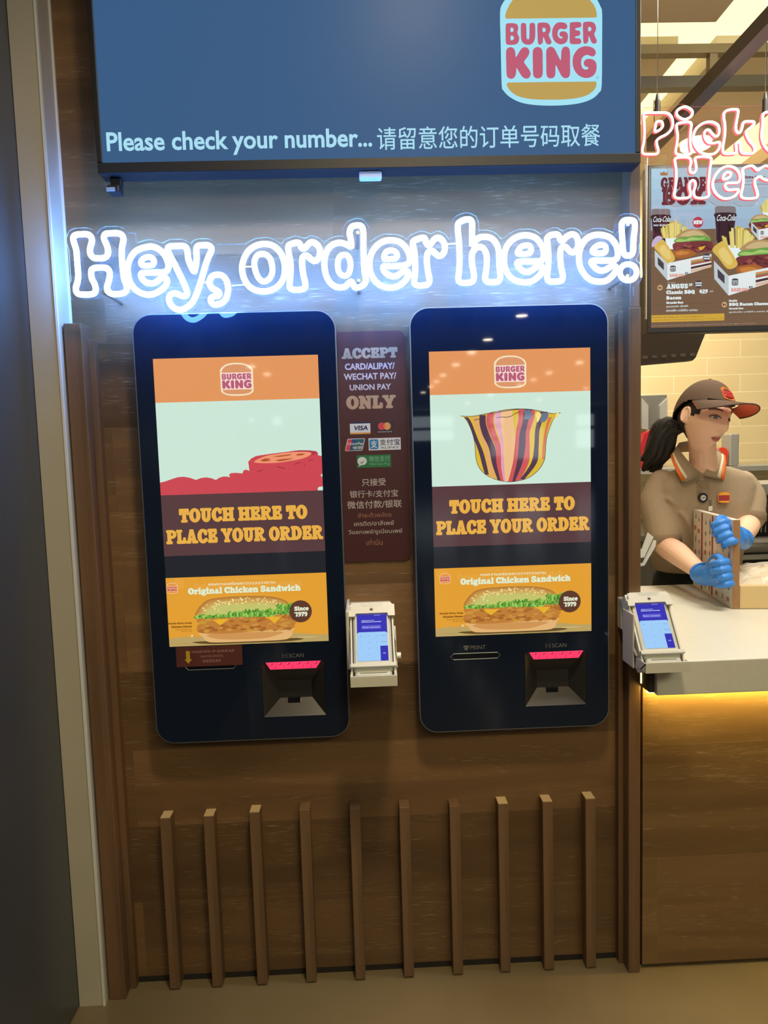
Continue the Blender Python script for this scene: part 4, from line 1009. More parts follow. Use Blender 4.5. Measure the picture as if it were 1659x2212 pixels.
def hill_art(b, X, Z, y):
    red, dk = S('hill_red', 204, 72, 82), S('hill_line', 140, 40, 50)
    hill = [(0,.751),(.03,.745),(.071,.732),(.11,.721),(.147,.719),(.185,.727),(.221,.741),(.25,.731),(.281,.727),(.315,.733),(.343,.745),(.365,.732),(.39,.725),(.415,.727),(.432,.731),(.424,.717),(.436,.706),(.47,.705),(.508,.710),(.515,.692),(.53,.687),(.545,.692),(.551,.697),(.549,.665),(.546,.640),(.565,.620),(.597,.605),(.69,.594),(.8,.584),(.86,.581),(.918,.584),(.96,.588),(.977,.597),(.978,.612),(1,.618),(1,.83),(0,.83)]
    b.flat([(X(u), Z(v)) for u, v in hill], y - .0002, red)
    b.flat([(X(u), Z(v)) for u, v in [(.80,.583),(.86,.578),(.918,.580),(.965,.586),(.977,.597),(.95,.610),(.90,.622),(.935,.605),(.93,.592),(.88,.587)]], y - .0003, S('hill_shade', 176, 56, 76))
    rim_ = [(.583,.640),(.61,.624),(.665,.605),(.73,.596),(.8,.589),(.87,.588),(.918,.590),(.938,.600),(.92,.616),(.866,.633),(.80,.643),(.738,.650),(.68,.652),(.629,.650),(.595,.647)]
    b.flat([(X(p.x), Z(p.y)) for p in cr([(u, v, 0) for u, v in rim_], 3)], y - .0004, S('slice', 238, 150, 112))
    seed = S('slice_seed', 176, 84, 50)
    for q in ([(.62,.633),(.65,.622),(.69,.624),(.67,.632),(.69,.637),(.64,.641)], [(.69,.612),(.75,.606),(.82,.600),(.80,.609),(.74,.615)], [(.84,.603),(.87,.598),(.90,.600),(.88,.610),(.85,.611)], [(.71,.640),(.74,.630),(.83,.625),(.80,.634),(.75,.642)]):
        b.flat([(X(u), Z(v)) for u, v in q], y - .0005, seed)
    for q in ([(.60,.70),(.62,.697),(.635,.693)], [(.72,.675),(.75,.682),(.77,.688)], [(.83,.665),(.85,.655),(.87,.655)], [(.885,.662),(.895,.668),(.893,.676)], [(.915,.644),(.93,.640),(.945,.642)]):
        e = [(u, v-.002) for u, v in q] + [(u, v+.002) for u, v in reversed(q)]
        b.flat([(X(u), Z(v)) for u, v in e], y - .0004, dk)
    for q in ([(1,.728),(.99,.732),(.992,.742),(1,.746)], [(1,.806),(.975,.808),(.967,.82),(.97,.83),(1,.83)]):
        b.flat([(X(u), Z(v)) for u, v in q], y - .0004, S('mint', 204, 230, 214))

def kiosk(x0, label, art, slip):
    X = lambda u: x0 + u*KW
    Z = lambda v: KZ - v*KW
    t = thing('order_kiosk', (x0 + KW/2, WY, Z(2.415)), label, 'order kiosk', 'self order kiosks')
    xa, xb, za, zb = X(-.114), X(1.114), Z(2.414), Z(-.267)
    # shell with a recess for the scanner
    b = MB()
    ol = rrect(xa, za, xb, zb, .046, 8)
    b.prism(ol, .037, WY-.0005, rim)
    n = len(ol)
    b.add([(p[0], .0005, p[1]) for p in ol] + [(p[0], .037, p[1]) for p in ol], [(i, n+i, n+(i+1) % n, (i+1) % n) for i in range(n)], rim)
    il = rrect(xa+.0021, za+.0021, xb-.0021, zb-.0021, .044, 8)
    b.add([(p[0], .0005, p[1]) for p in ol] + [(p[0], .0005, p[1]) for p in il], [(i, (i+1) % n, n+(i+1) % n, n+i) for i in range(n)], rim)
    sub('housing', b, t)
    b = MB()
    ra, rb, rc, rd = X(.567), X(.969), Z(2.270), Z(1.913)      # scanner opening
    outer = [Vector((p[0], p[1], 0)) for p in rrect(xa+.0022, za+.0022, xb-.0022, zb-.0022, .044, 8)]
    hole = [Vector((p[0], p[1], 0)) for p in rrect(ra, rc, rb, rd, .006, 3)]
    tri = tessellate_polygon([outer, hole])
    pts = outer + hole
    b.add([(p.x, 0, p.y) for p in pts], [tt if (pts[tt[1]]-pts[tt[0]]).cross(pts[tt[2]]-pts[tt[0]]).z > 0 else (tt[0], tt[2], tt[1]) for tt in tri], glass)
    n = len(outer)
    b.add([(p.x, 0, p.y) for p in outer] + [(p.x, .0028, p.y) for p in outer], [(i, n+i, n+(i+1) % n, (i+1) % n) for i in range(n)], glass)
    sub('front_glass', b, t)
    b = MB()
    y = -.0005
    b.rect(X(0), Z(.264), X(1), Z(0), y, S('banner', 226, 150, 92))
    b.rect(X(0), Z(.83), X(1), Z(.264), y, S('mint', 204, 230, 214))
    b.rect(X(0), Z(1.21), X(1), Z(.83), y, S('brown', 88, 60, 62))
    b.rect(X(0), Z(1.347), X(1), Z(1.21), y, S('gap', 34, 36, 42))
    logo(b, X(.400), Z(.236), X(.600), Z(.036), y, S('plate', 244, 226, 190), S('bun', 218, 150, 104), S('letter', 184, 92, 118), mid=S('plate_mid', 244, 214, 206))
    yel = S('touch', 232, 174, 72)
    text(b, 'TOUCH HERE TO', X(.105), Z(1.005), X(.898), Z(.915), y-.0003, yel, 'slab')
    text(b, 'PLACE YOUR ORDER', X(.018), Z(1.137), X(.990), Z(1.045), y-.0003, yel, 'slab')
    art(b, X, Z, y)
    sandwich_ad(b, X, Z, y-.0001)
    sub('display', b, t)
    # scanner: tapering recess, light bar
    b = MB()
    k = [(ra+.001, .0005, rc+.001), (rb-.001, .0005, rc+.001), (rb-.001, .0005, rd-.001), (ra+.001, .0005, rd-.001)]
    i_ = [(X(.667), .035, Z(2.175)), (X(.875), .035, Z(2.175)), (X(.875), .035, Z(2.06)), (X(.667), .035, Z(2.06))]
    b.add(k + i_, [(3, 7, 4, 0), (1, 5, 6, 2), (2, 6, 7, 3), (4, 7, 6, 5)], recess_m)
    b.add(k + i_, [(0, 4, 5, 1)], recess_l)
    b.box((X(.72), .025, Z(2.205)), (X(.80), .0345, Z(2.17)), glass_d)
    sc = sub('scanner_recess', b, t)
    b = MB()
    q = [(X(.597), Z(1.911)), (X(.945), Z(1.911)), (X(.915), Z(1.956)), (X(.625), Z(1.956))]
    b.prism(list(reversed(q)), -.0022, .0004, redled)
    for j in range(6):
        u = .632 + j*.0535 + (.012 if j > 2 else 0)
        b.flat(disc(X(u), Z(1.921), .0052, .0026, 12), -.0026, reddark)
        b.flat(disc(X(u-.004), Z(1.919), .0020, .0010, 8), -.0028, redhot)
        if j < 5:
            b.rect(X(u+.025), Z(1.954), X(u+.028), Z(1.93), -.0024, reddark)
    sub('light_bar', b, sc)
    # printer door and markings
    b = MB()
    b.box((X(.056), -.0006, Z(2.258)), (X(.446), .002, Z(1.945)), glass)
    sub('printer_door', b, t)
    b = MB()
    hx = [(X(.092), Z(1.92)), (X(.111), Z(1.939)), (X(.393), Z(1.939)), (X(.409), Z(1.92)), (X(.393), Z(1.901)), (X(.111), Z(1.901))]
    b.tube([(p[0], -.0006, p[1]) for p in hx], .0011, rim, True, 6, False)
    b.flat(list(reversed(hx)) if False else hx, -.0004, glass_d)
    sub('ticket_slot', b, t)
    b = MB()
    text(b, 'SCAN', X(.745), Z(1.884), X(.838), Z(1.858), -.0004, grey_print)
    ix, iz = X(.702), Z(1.884)
    for px_, pz_, qx, qz in ((0,0,.004,.001),(0,0,.001,.004),(.009,0,.013,.001),(.012,0,.013,.004),(0,.0095,.004,.0105),(0,.0065,.001,.0105),(.009,.0095,.013,.0105),(.012,.0065,.013,.0105),(.001,.0047,.012,.0058)):
        b.rect(ix+px_, iz+pz_, ix+qx, iz+qz, -.0004, grey_print)
    sub('scan_marking', b, t)
    if not slip:
        b = MB()
        text(b, 'PRINT', X(.219), Z(1.877), X(.318), Z(1.851), -.0004, grey_print)
        ix, iz = X(.176), Z(1.879)
        b.rect(ix, iz+.0075, ix+.014, iz+.0115, -.0004, grey_print)
        b.rect(ix+.002, iz+.004, ix+.012, iz+.0065, -.0004, grey_print)
        b.rect(ix+.003, iz, ix+.011, iz+.0035, -.0004, grey_print)
        sub('print_marking', b, t)
    if slip:
        b = MB()
        b.box((X(.039), -.0022, Z(1.917)), (X(.453), -.0012, Z(1.789)), paint('slip_maroon', (92, 46, 42), 0.5))
        sv = paint('slip_text', (166, 120, 112), 0.5)
        text(b, 'PLEASE PICK UP QUEUE SLIP', X(.137), Z(1.832), X(.406), Z(1.815), -.0025, sv, 'sans', .03)
        text(b, 'กรุณารับบัตรคิว', X(.187), Z(1.864), X(.334), Z(1.843), -.0025, sv, 'sans', .01)
        text(b, '请拿取取餐号', X(.201), Z(1.894), X(.318), Z(1.873), -.0025, sv, 'sans', .01)
        b.flat([(X(.101), Z(1.815)), (X(.125), Z(1.815)), (X(.125), Z(1.868)), (X(.137), Z(1.868)), (X(.113), Z(1.897)), (X(.09), Z(1.868)), (X(.101), Z(1.868))][::-1], -.0025, paint('arrow_yellow', (196, 160, 44), 0.5))
        lab = sub('pickup_sticker', b, t)
        lab['label'] = 'maroon pick up queue slip sticker'
    return t

kiosk(0.0002, 'left order kiosk, red hill picture on its screen and a maroon queue slip sticker', hill_art, True)
kiosk(0.6687, 'right order kiosk, striped bowl shaped wrapper on its screen, beside the counter', bag_art, False)
# ================================================================= payment terminals in tilted cradles
cream_p = paint('terminal_grey', (204, 202, 190), 0.38)
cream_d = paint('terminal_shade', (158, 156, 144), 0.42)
dev_p = paint('terminal_device', (186, 188, 178), 0.35)
dark_p = paint('terminal_slot', (40, 38, 36), 0.5)
T_SC = [screen('pay_blue_screen', (54, 50, 178)), screen('pay_light_screen', (158, 204, 248)), screen('pay_violet', (96, 92, 206)), screen('pay_white', (214, 222, 255)), screen('pay_digit', (104, 128, 176))]

def terminal(c, label, arm):
    """c: centre of the lit screen. local frame: x across, z up along the screen, y away from its face"""
    tilt = R(36)
    M = Matrix.Translation(c) @ Matrix.Rotation(-tilt, 4, 'X') @ Matrix.Scale(.84, 4, (0, 0, 1))
    t = thing('payment_terminal', (c.x, c.y + .05, c.z - .12), label, 'payment terminal', 'card payment terminals')
    W_, H_ = .0362, .0690          # half screen
    b = MB()
    b.box((-.046, .004, -.100), (.046, .024, .098), dev_p, .006)
    b.xf(M); dv = sub('device', b, t)
    b = MB()
    y = .0036
    b.rect(-W_, -H_, W_, H_, y, T_SC[0])
    lo = [(-W_, -H_), (W_, -H_), (W_, .010)] + [(W_-.006+.006*math.cos(R(a)), .010+.006*math.sin(R(a))) for a in (30, 60, 90)] + [(-W_+.006+.006*math.cos(R(a)), .010+.006*math.sin(R(a))) for a in (90, 120, 150)] + [(-W_, .010)]
    b.flat(lo, y-.0002, T_SC[1])
    b.rect(.018, -H_, W_, -.026, y-.0004, T_SC[0])
    text(b, 'OK', .0238, -.0495, .0304, -.0455, y-.0006, T_SC[3])
    b.flat(rrect(-.025, .025, .022, .0365, .003, 3), y-.0004, T_SC[2])
    text(b, 'Enter amount', -.022, .0285, .018, .0325, y-.0006, T_SC[3])
    text(b, 'Bangkok Bank', -.0175, .0495, .006, .0525, y-.0004, T_SC[3], 'sans', .02)
    text(b, 'Payment terminal', -.0175, .0445, .022, .0485, y-.0004, T_SC[3], 'sans', .04)
    b.tube([(p[0], y-.0004, p[1]) for p in ((-.0215,.0525),(-.0245,.0485),(-.0235,.0455),(-.0195,.0455),(-.0185,.0485))], .0006, T_SC[3], True, 6)
    for k in range(4):
        b.rect(.006+k*.004, .0655, .008+k*.004, .067, y-.0004, T_SC[3])
    for i, r_ in enumerate(('123', '456', '789', ' 0 ')):
        for j, ch in enumerate(r_):
            if ch != ' ':
                text(b, ch, -.028+j*.0185, .003-i*.0185, -.0262+j*.0185, .0062-i*.0185, y-.0004, T_SC[4])
    text(b, 'Cancel', .021, .003, .033, .0062, y-.0004, T_SC[4]); text(b, 'Delete', .021, -.0155, .033, -.0122, y-.0004, T_SC[4])
    b.xf(M); sub('lit_screen', b, dv)
    # clamp over the head of the device
    b = MB()
    yh = .0
    prof = [(-.056, .061), (-.056, .078), (-.051, .083), (-.051, .096), (-.046, .103), (.046, .103), (.051, .096), (.051, .083), (.056, .078), (.056, .061), (.040, .061), (.038, .070), (-.038, .070), (-.040, .061)]
    b.prism(prof, -.004, .0036, cream_p)
    b.box((-.056, .0036, .062), (-.0465, .040, .100), cream_p); b.box((.0465, .0036, .062), (.056, .040, .100), cream_p)
    b.box((-.049, .0036, .0985), (.049, .040, .1045), cream_p)
    b.flat([(-.030, .1025), (-.024, .093), (-.02, .091), (.02, .091), (.024, .093), (.030, .1025)], -.0042, dev_p)
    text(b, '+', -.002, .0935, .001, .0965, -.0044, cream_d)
    b.xf(M); cl = sub('head_clamp', b, t)
    b = MB()
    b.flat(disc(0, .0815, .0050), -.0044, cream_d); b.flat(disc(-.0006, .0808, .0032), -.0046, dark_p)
    b.xf(M); sub('camera_hole', b, cl)
    # cradle: side rails, lower bar, tray
    b = MB()
    for s_ in (-1, 1):
        side = [(.006, .100), (.050, .100), (.084, .062), (.084, -.050), (.046, -.122), (.006, -.122)]
        k_ = len(side)
        for xa_, xb_ in ((s_*.0480, s_*.0520),):
            vs = [(xa_, p[0], p[1]) for p in side] + [(xb_, p[0], p[1]) for p in side]
            fs = [tuple(range(k_)), tuple(reversed(range(k_, 2*k_)))] + [(i, k_+i, k_+(i+1) % k_, (i+1) % k_) for i in range(k_)]
            if s_ > 0: fs = [tuple(reversed(f_)) for f_ in fs]
            b.add(vs, fs, cream_p)
        ins = [(.014, .052), (.030, .046), (.050, .020), (.056, -.035), (.030, -.092), (.014, -.098)]
        f_ = tuple(range(len(ins)))
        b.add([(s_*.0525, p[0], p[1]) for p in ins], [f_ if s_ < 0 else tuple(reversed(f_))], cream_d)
        b.tube([(s_*.0535, .022, .040), (s_*.054, .040, .014), (s_*.054, .043, -.030), (s_*.0535, .024, -.082)], .004, dev_p, False, 8)
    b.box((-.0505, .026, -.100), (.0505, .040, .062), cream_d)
    b.xf(M); sub('side_rail', b, t)
    b = MB()
    b.box((-.0535, -.006, -.089), (.0535, .004, -.0775), cream_p, .0015)
    b.xf(M); sub('front_bar', b, t)
    b = MB()
    b.box((-.043, .001, -.116), (.043, .020, -.098), dev_p, .006)
    b.box((-.031, .0003, -.1045), (.031, .003, -.1033), dark_p)
    b.xf(M); sub('card_reader', b, t)
    b = MB()
    tray = [(-.0535, -.126), (.0535, -.126), (.0535, -.121), (-.0535, -.121)]
    b.box((-.0535, -.016, -.124), (.0535, .044, -.120), cream_p)
    b.xf(M)
    lipA = [M @ Vector(p) for p in ((-.0535, -.016, -.1205), (.0535, -.016, -.1205))]
    b.box((lipA[0].x, lipA[0].y-.0015, lipA[0].z-.024), (lipA[1].x, lipA[0].y+.002, lipA[0].z+.0015), cream_p, .0006)
    for x_ in (-.0535, .0520):
        b.box((c.x+x_, lipA[0].y, lipA[0].z-.024), (c.x+x_+.0015, lipA[0].y+.055, lipA[0].z-.001), cream_p)
    sub('tray', b, t)
    b = MB()
    a0, a1 = arm
    for q in a0:
        b.box(q[0], q[1], cream_p, .002)
    b.xf(Matrix.Identity(4))
    sub('mounting_arm', b, t)
    if a1:
        b = MB()
        b.cyl(a1, (a1[0]+.010, a1[1], a1[2]), .0075, paint('knob_white', (226, 226, 220), 0.35), 16)
        sub('knob', b, t)
    return t

c1 = at(804.3, 1375.5, -.105)
terminal(c1, 'pale grey payment terminal in a tilted cradle on the wall between the kiosks', ([((c1.x-.062, -.085, c1.z-.085), (c1.x-.0545, WY-.0005, c1.z+.058)), ((c1.x-.0545, .012, c1.z-.05), (c1.x+.05, WY-.0005, c1.z+.05)), ((c1.x+.0545, -.10, c1.z-.112), (c1.x+.0565, .02, c1.z-.010))], (c1.x+.0565, -.105, c1.z-.048)))
c2 = at(1415.5, 1350.0, -.068)
terminal(c2, 'pale grey payment terminal on the upright at the left end of the white counter', ([((1.152, -.040, c2.z-.105), (c2.x-.0545, -.0005, c2.z+.045)), ((c2.x-.058, -.075, c2.z-.105), (c2.x-.0538, -.005, c2.z+.03)), ((c2.x-.0545, .012, c2.z-.03), (c2.x+.03, .04, c2.z+.05))], None))
# ================================================================= serving counter
CT = 0.866
t = thing('serving_counter', (1.95, 0.2, 0.0), 'wooden serving counter front on the right, lit by a strip under the white top', 'counter')
b = MB(); b.box((1.2055, .014, .012), (2.9, .040, CT-.0885), oak_counter); sub('front_panel', b, t)
b = MB(); b.box((1.2055, .0405, .012), (2.9, .80, CT-.0885), mat('counter_carcass', (.05, .035, .02), .7)); sub('carcass', b, t)
t = thing('counter_top', (1.9, .4, CT-.086), 'thick white counter top beside the right kiosk', 'counter top')
white_s = speckle(paint('counter_white', (208, 207, 196), 0.30), .02, 60)
b = MB()
b.box((1.211, -.06, CT-.086), (2.9, .865, CT), white_s, .003)
sub('slab', b, t)
b = MB(); b.box((1.1975, -.045, CT-.083), (1.2105, .012, CT-.026), mat('dark_end', (.03, .02, .015), .6), .001); sub('end_bracket', b, t)
b = MB(); b.box((1.207, -.016, CT-.094), (2.88, -.004, CT-.0862), mat('led_strip', (1, .8, .4), .5, emit=(1.0, .70, .17), estr=66)); b.box((1.1962, .002, CT-.075), (1.2040, .012, CT-.045), mat('led_end', (1, .8, .4), .5, emit=(1.0, .80, .25), estr=5)); sub('light_strip', b, t)

# menu leaflet box held upright on the counter
import bisect
A0, A1 = Vector((1.672, .448, CT+.001)), Vector((1.7305, .832, CT+.001))
dv_ = (A1-A0).normalized(); nv = Vector((-dv_.y, dv_.x, 0)); HH = .288
if nv.x > 0: nv = -nv
def brd(s_, h, k=0.0):
    return A0 + dv_*((A1-A0).length*s_) + Vector((0, 0, h*HH)) + nv*k
card = paint('leaflet_white', (222, 220, 210), .4)
kraft = paint('kraft_card', (150, 112, 74), .6)
MBL = ('upright printed menu board with red stripes held by the worker on the white counter', 'menu board')
b = MB()
q = [brd(0,0), brd(1,0), brd(1,1), brd(0,1)]
back = [p - nv*.022 for p in q]
b.add(q + back, [(0,3,2,1)], card); b.add(q + back, [(4,5,6,7), (0,1,5,4), (1,2,6,5), (0,4,7,3)], kraft); b.add(q + back, [(3,7,6,2)], card)
stripe = paint('leaflet_red', (150, 38, 52), .5); inkc = paint('leaflet_ink', (84, 74, 70), .5); foodc = paint('leaflet_food', (186, 124, 84), .5)
def patch(s0, h0, s1, h1, mt, k=.0006):
    b.add([brd(s0,h0,k), brd(s0,h1,k), brd(s1,h1,k), brd(s1,h0,k)], [(0,1,2,3)], mt)
for s0 in (.46, .74):
    patch(s0, .02, s0+.035, .985, stripe)
rnd = random.Random(3)
for col in (.06, .2, .33, .53, .64, .82, .92):
    h = .06
    while h < .92:
        k = rnd.random()
        if k < .3: patch(col, h, col+.055, h+.05, foodc)
        else:
            for j in range(3):
                patch(col+.012*j, h, col+.012*j+.005, h+.03+.05*rnd.random(), inkc)
        h += .10 + rnd.random()*.06
single('menu_board', b, *MBL)

# plastic wrapped carton on the right of the board
t = thing('wrapped_carton', (1.95, .55, CT), 'beige carton wrapped in clear plastic film at the right end of the counter', 'carton')
MC = Matrix(((-nv.x, dv_.x, 0, A0.x - nv.x*.0235), (-nv.y, dv_.y, 0, A0.y - nv.y*.0235), (0, 0, 1, CT), (0, 0, 0, 1)))
b = MB(); b.box((0, 0, .0005), (.5, .36, .078), paint('carton_beige', (206, 182, 130), .35), .004); b.xf(MC); sub('carton_body', b, t)
film = mat('plastic_film', (.9, .9, .85), .12, alpha=.35)
b = MB()
rnd = random.Random(11)
g = 14
vs = [(.004 + .49*i/g, .004 + .35*j/g, .0785 + (.004 + .022*rnd.random() if 0 < i < g and 0 < j < g else .0)) for j in range(g+1) for i in range(g+1)]
b.add(vs, [(j*(g+1)+i, j*(g+1)+i+1, (j+1)*(g+1)+i+1, (j+1)*(g+1)+i) for j in range(g) for i in range(g)], film)
b.xf(MC)
sub('plastic_film', b, t)

# ================================================================= pick up sign
PY = .35
pink = mat('neon_rose', (1, .9, .85), .4, emit=(1.0, .86, .76), estr=1.15)
rose = mat('neon_rose_side', (.8, .15, .2), .4, emit=(.95, .14, .18), estr=.5)
acr2 = acr.copy(); acr2.name = 'rose_acrylic'
for nd in acr2.node_tree.nodes:
    if nd.type == 'BSDF_TRANSPARENT': nd.inputs[0].default_value = (1, .93, .91, 1)
    if nd.type == 'BSDF_DIFFUSE': nd.inputs[0].default_value = (1, .72, .70, 1)
    if nd.type == 'MIX_SHADER': nd.inputs[0].default_value *= 1.8
t = thing('neon_sign', (1.55, PY, 2.25), 'rose outline neon sign reading pick up here hanging over the counter', 'neon sign')
b = MB(); b.prism(PICK_BOARD, PY+.016, PY+.020, acr2, mat('rose_edge', (.8, .5, .5), .3, alpha=.6)); sub('backing_panel', b, t)
for ch, outer, inner in PICK:
    b = MB()
    for q in (outer, inner):
        if q:
            b.tube(cr([at(u, v, PY) for u, v in q]), .0034, pink, True, 8)
            b.tube(cr([at(u, v, PY) + Vector((0, .008, 0)) for u, v in q]), .0041, rose, True, 8)
    sub('letter_' + ch.lower(), b, t)
for i, (u, v0) in enumerate(((1420, 243), (1653, 240))):
    p = at(u, v0, PY+.014)
    b = MB()
    b.tube([(p.x, p.y, p.z+.05), (p.x, p.y, 3.0)], .0012, steel, False, 6)
    sub('hanging_wire', b, t)
    b = MB()
    b.cyl((p.x, p.y, p.z+.052), (p.x, p.y, p.z+.032), .003, dark_p, 12, .007)
    b.cyl((p.x, p.y, p.z+.032), (p.x, p.y, p.z-.004), .0085, dark_p, 12)
    sub('wire_grip', b, t)
b = MB(); b.tube([at(1413, 243, PY+.02), at(1413, 262, PY+.02), at(1414, 285, PY+.02)], .001, dark_p, False, 6); b.tube([at(1413,215,PY+.02), at(1411, 230, PY+.02), at(1413, 243, PY+.02)], .001, dark_p, False, 6); sub('power_cable', b, t)

# ================================================================= menu television over the counter
MY = .75
mt_ = thing('menu_television', tuple(at(1530, 716, MY+.03)), 'menu television showing boxed burger meals with fries, behind the rose neon sign', 'television')
f = lambda x, y, k=0: at(1360 + x/5.267, 340 + y/5.267, MY - k)
p0, p1 = f(240, 135), f(242, 1945)
mx0, mz1, mz0 = p0.x, p0.z, p1.z
mx1 = mx0 + 1.0
b = MB()
b.box((mx0-.012, MY-.004, mz0-.018), (mx1+.012, MY+.045, mz1+.012), plastic, .003)
sub('housing', b, mt_)
b = MB()
y = MY - .0048
def F(pts, k, mt, smooth=False):
    q = [f(*p) for p in pts]
    q = [(p.x, p.z) for p in q]
    if smooth:
        q = [(p.x, p.y) for p in cr([(a, c, 0) for a, c in q], 3)]
    b.flat(q, y - .0002*k, mt)
def TX(s, x0, y0, x1, y1, mt, face='slab', bold=0.0, k=8, slant=0.0):
    p, q = f(x0, y0), f(x1, y1)
    text(b, s, p.x, p.z, q.x, q.z, y - .0002*k, mt, face, bold, slant)
M_ = lambda n, *c: screen('menu_' + n, c)
zt = f(900, 822).z
for k in range(6):
    z_a, z_b = mz1 + (zt-mz1)*k/6, mz1 + (zt-mz1)*(k+1)/6
    b.rect(mx0, z_b, mx1, z_a, y, M_('sky%d' % k, 174-4*k, 208-6*k, 226-5*k))
b.rect(mx0, mz0, mx1, zt, y, M_('table', 118, 92, 70))
rnd = random.Random(8)
for k in range(22):
    z = mz0 + (zt-mz0)*rnd.random(); x = mx0 + rnd.random()*.6
    b.rect(x, z, x+.15+.2*rnd.random(), z+.0012, y-.0001, M_('grain', 108, 82, 62))
brown = M_('brown', 104, 44, 56)
TX('GRANDE', 345, 375, 860, 225, brown)
TX('BOX', 356, 556, 858, 352, brown)
F([(343,213),(340,172),(360,185),(382,164),(402,185),(424,172),(420,213)], 2, M_('crown', 168, 116, 70))
TX('LIMITED', 940, 300, 1060, 255, M_('pinkred', 190, 120, 130)); TX('Extra', 1290, 250, 1400, 215, brown); TX('Large', 1410, 250, 1530, 215, brown); TX('Grande Box upgrade', 1290, 285, 1560, 262, brown, 'sans'); TX('seasoned fries', 1290, 325, 1560, 303, brown, 'sans')
cola, colad = M_('cola', 58, 34, 44), M_('cola_dark', 40, 24, 34)
cw = M_('white', 226, 238, 240)
def glass_(dx, dy, s, txt):
    G = lambda pts, k, mt, sm=False: F([(dx + a*s, dy + c*s) for a, c in pts], k, mt, sm)
    G([(0,40),(6,10),(60,0),(120,2),(190,0),(230,12),(238,40),(236,150),(222,260),(205,430),(28,430),(10,260),(2,150)], 2, M_('glass', 128, 120, 122), True)
    G([(4,80),(232,80),(230,150),(216,260),(200,425),(32,425),(14,260),(6,150)], 3, cola, True)
    G([(40,200),(60,180),(52,420),(40,420)], 4, colad); G([(150,190),(180,230),(176,420),(150,420)], 4, colad)
    TX(txt, dx+14*s, dy+170*s, dx+228*s, dy+95*s, cw, 'sans', .01, 5, .25)
glass_(242, 590, .9, 'Coca-Cola'); TX('NO SUGAR', 265, 790, 450, 765, cw, 'sans', .03, 5)
glass_(962, 560, 1.0, 'Coca-Cola')
b.flat([(p[0], p[1]) for p in disc(f(768,745).x, f(768,745).z, 60/5.267/1500*2.47)], y-.0006, M_('new_red', 176, 52, 74))
TX('NEW', 716, 768, 820, 722, cw)
fry = [M_('fry%d' % k, *c) for k, c in enumerate(((208,190,98),(190,166,76),(222,208,126)))]
def fries(dx, dy, s):
    F([(dx, dy+180*s), (dx+230*s, dy+180*s), (dx+200*s, dy+330*s), (dx+40*s, dy+330*s)], 4, cw)
    for k in range(34):
        u = rnd.random()
        x = dx + (u*250-10)*s; h = (150*math.sin(.3+2.5*u) + rnd.random()*40)*s
        w0 = (7 + rnd.random()*6)*s; tl = (u-.5)*60*s
        F([(x-w0, dy+205*s), (x+w0, dy+205*s), (x+w0+tl, dy+185*s-h), (x-w0+tl, dy+185*s-h)], 5+(k % 3)*.3, fry[k % 3])
def burger(dx, dy, s):
    G = lambda pts, k, mt, sm=True: F([(dx + a*s, dy + c*s) for a, c in pts], k, mt, sm)
    G([(40,110),(70,55),(130,20),(220,5),(310,20),(370,60),(390,110)], 7, M_('bun', 176, 142, 98))
    G([(90,90),(130,45),(220,25),(300,40),(340,80)], 7.2, M_('bun_hi', 200, 176, 128))
    G([(5,150),(40,110),(120,100),(260,80),(380,90),(420,110),(410,150),(300,140),(160,160),(60,170)], 7.4, M_('lettuce', 106, 158, 70))
    G([(20,140),(70,120),(140,125),(210,100),(300,110),(360,100),(330,125),(200,135),(90,155)], 7.6, M_('lettuce_hi', 160, 196, 110))
    G([(-10,190),(30,160),(160,150),(330,140),(430,150),(450,190),(420,250),(300,270),(160,280),(20,260)], 8, M_('bacon', 116, 52, 54))
    for k in range(20):
        u, v = rnd.random()*400, 165 + rnd.random()*80
        G([(u,v),(u+24,v-8),(u+48,v+4),(u+40,v+20),(u+10,v+16)], 8.2+.01*k, [M_('bacon_a', 150, 80, 70), M_('bacon_b', 92, 38, 44), M_('patty', 84, 48, 44)][k % 3])
    G([(280,215),(370,195),(330,240),(300,250)], 9, M_('cheese', 222, 170, 50), False)
    G([(10,255),(120,235),(200,245),(260,290),(160,330),(60,340),(0,300)], 9.2, M_('nugget', 166, 98, 46))
    G([(30,270),(120,258),(190,275),(120,300),(40,300)], 9.4, M_('nugget_hi', 196, 128, 62))
def box_(dx, dy, s):
    G = lambda pts, k, mt, sm=False: F([(dx + a*s, dy + c*s) for a, c in pts], k, mt, sm)
    G([(0,0),(145,150),(145,345),(5,180)], 10, M_('box_side', 190, 200, 204))
    G([(145,150),(645,45),(645,190),(145,345)], 10, M_('box_front', 224, 232, 232))
    G([(35,80),(105,150),(105,230),(38,165)], 11, M_('box_ink', 70, 64, 74))
    for q, c in (((412,118,645,75,.0), (206,140,90)), ((412,138,645,95,.0), (96,150,90)), ((412,146,645,103,0), (176,70,70)), ((412,192,645,142,0), (78,50,48)), ((412,228,645,170,0), (216,180,150))):
        G([(q[0], q[1]), (q[2], q[3]), (q[2], q[3]+24), (q[0], q[1]+26)], 11, M_('st%d%d' % (c[0], c[1]), *c))
    p, q = f(dx+170*s, dy+250*s), f(dx+245*s, dy+172*s)
    logo(b, p.x, p.z, q.x, q.z, y-.0022, None, M_('box_ink', 70, 64, 74), M_('box_ink', 70, 64, 74), hole=M_('box_front', 224, 232, 232))
    p, q = f(dx+172*s, dy+308*s), f(dx+335*s, dy+268*s)
    text(b, 'BURGER KING', p.x, p.z, q.x, q.z, y-.0024, M_('box_pink', 220, 130, 110), 'sans', .04)
    p, q = f(dx+345*s, dy+278*s), f(dx+385*s, dy+250*s)
    text(b, 'BOX', p.x, p.z, q.x, q.z, y-.0024, M_('box_ink', 70, 64, 74), 'sans', .05)
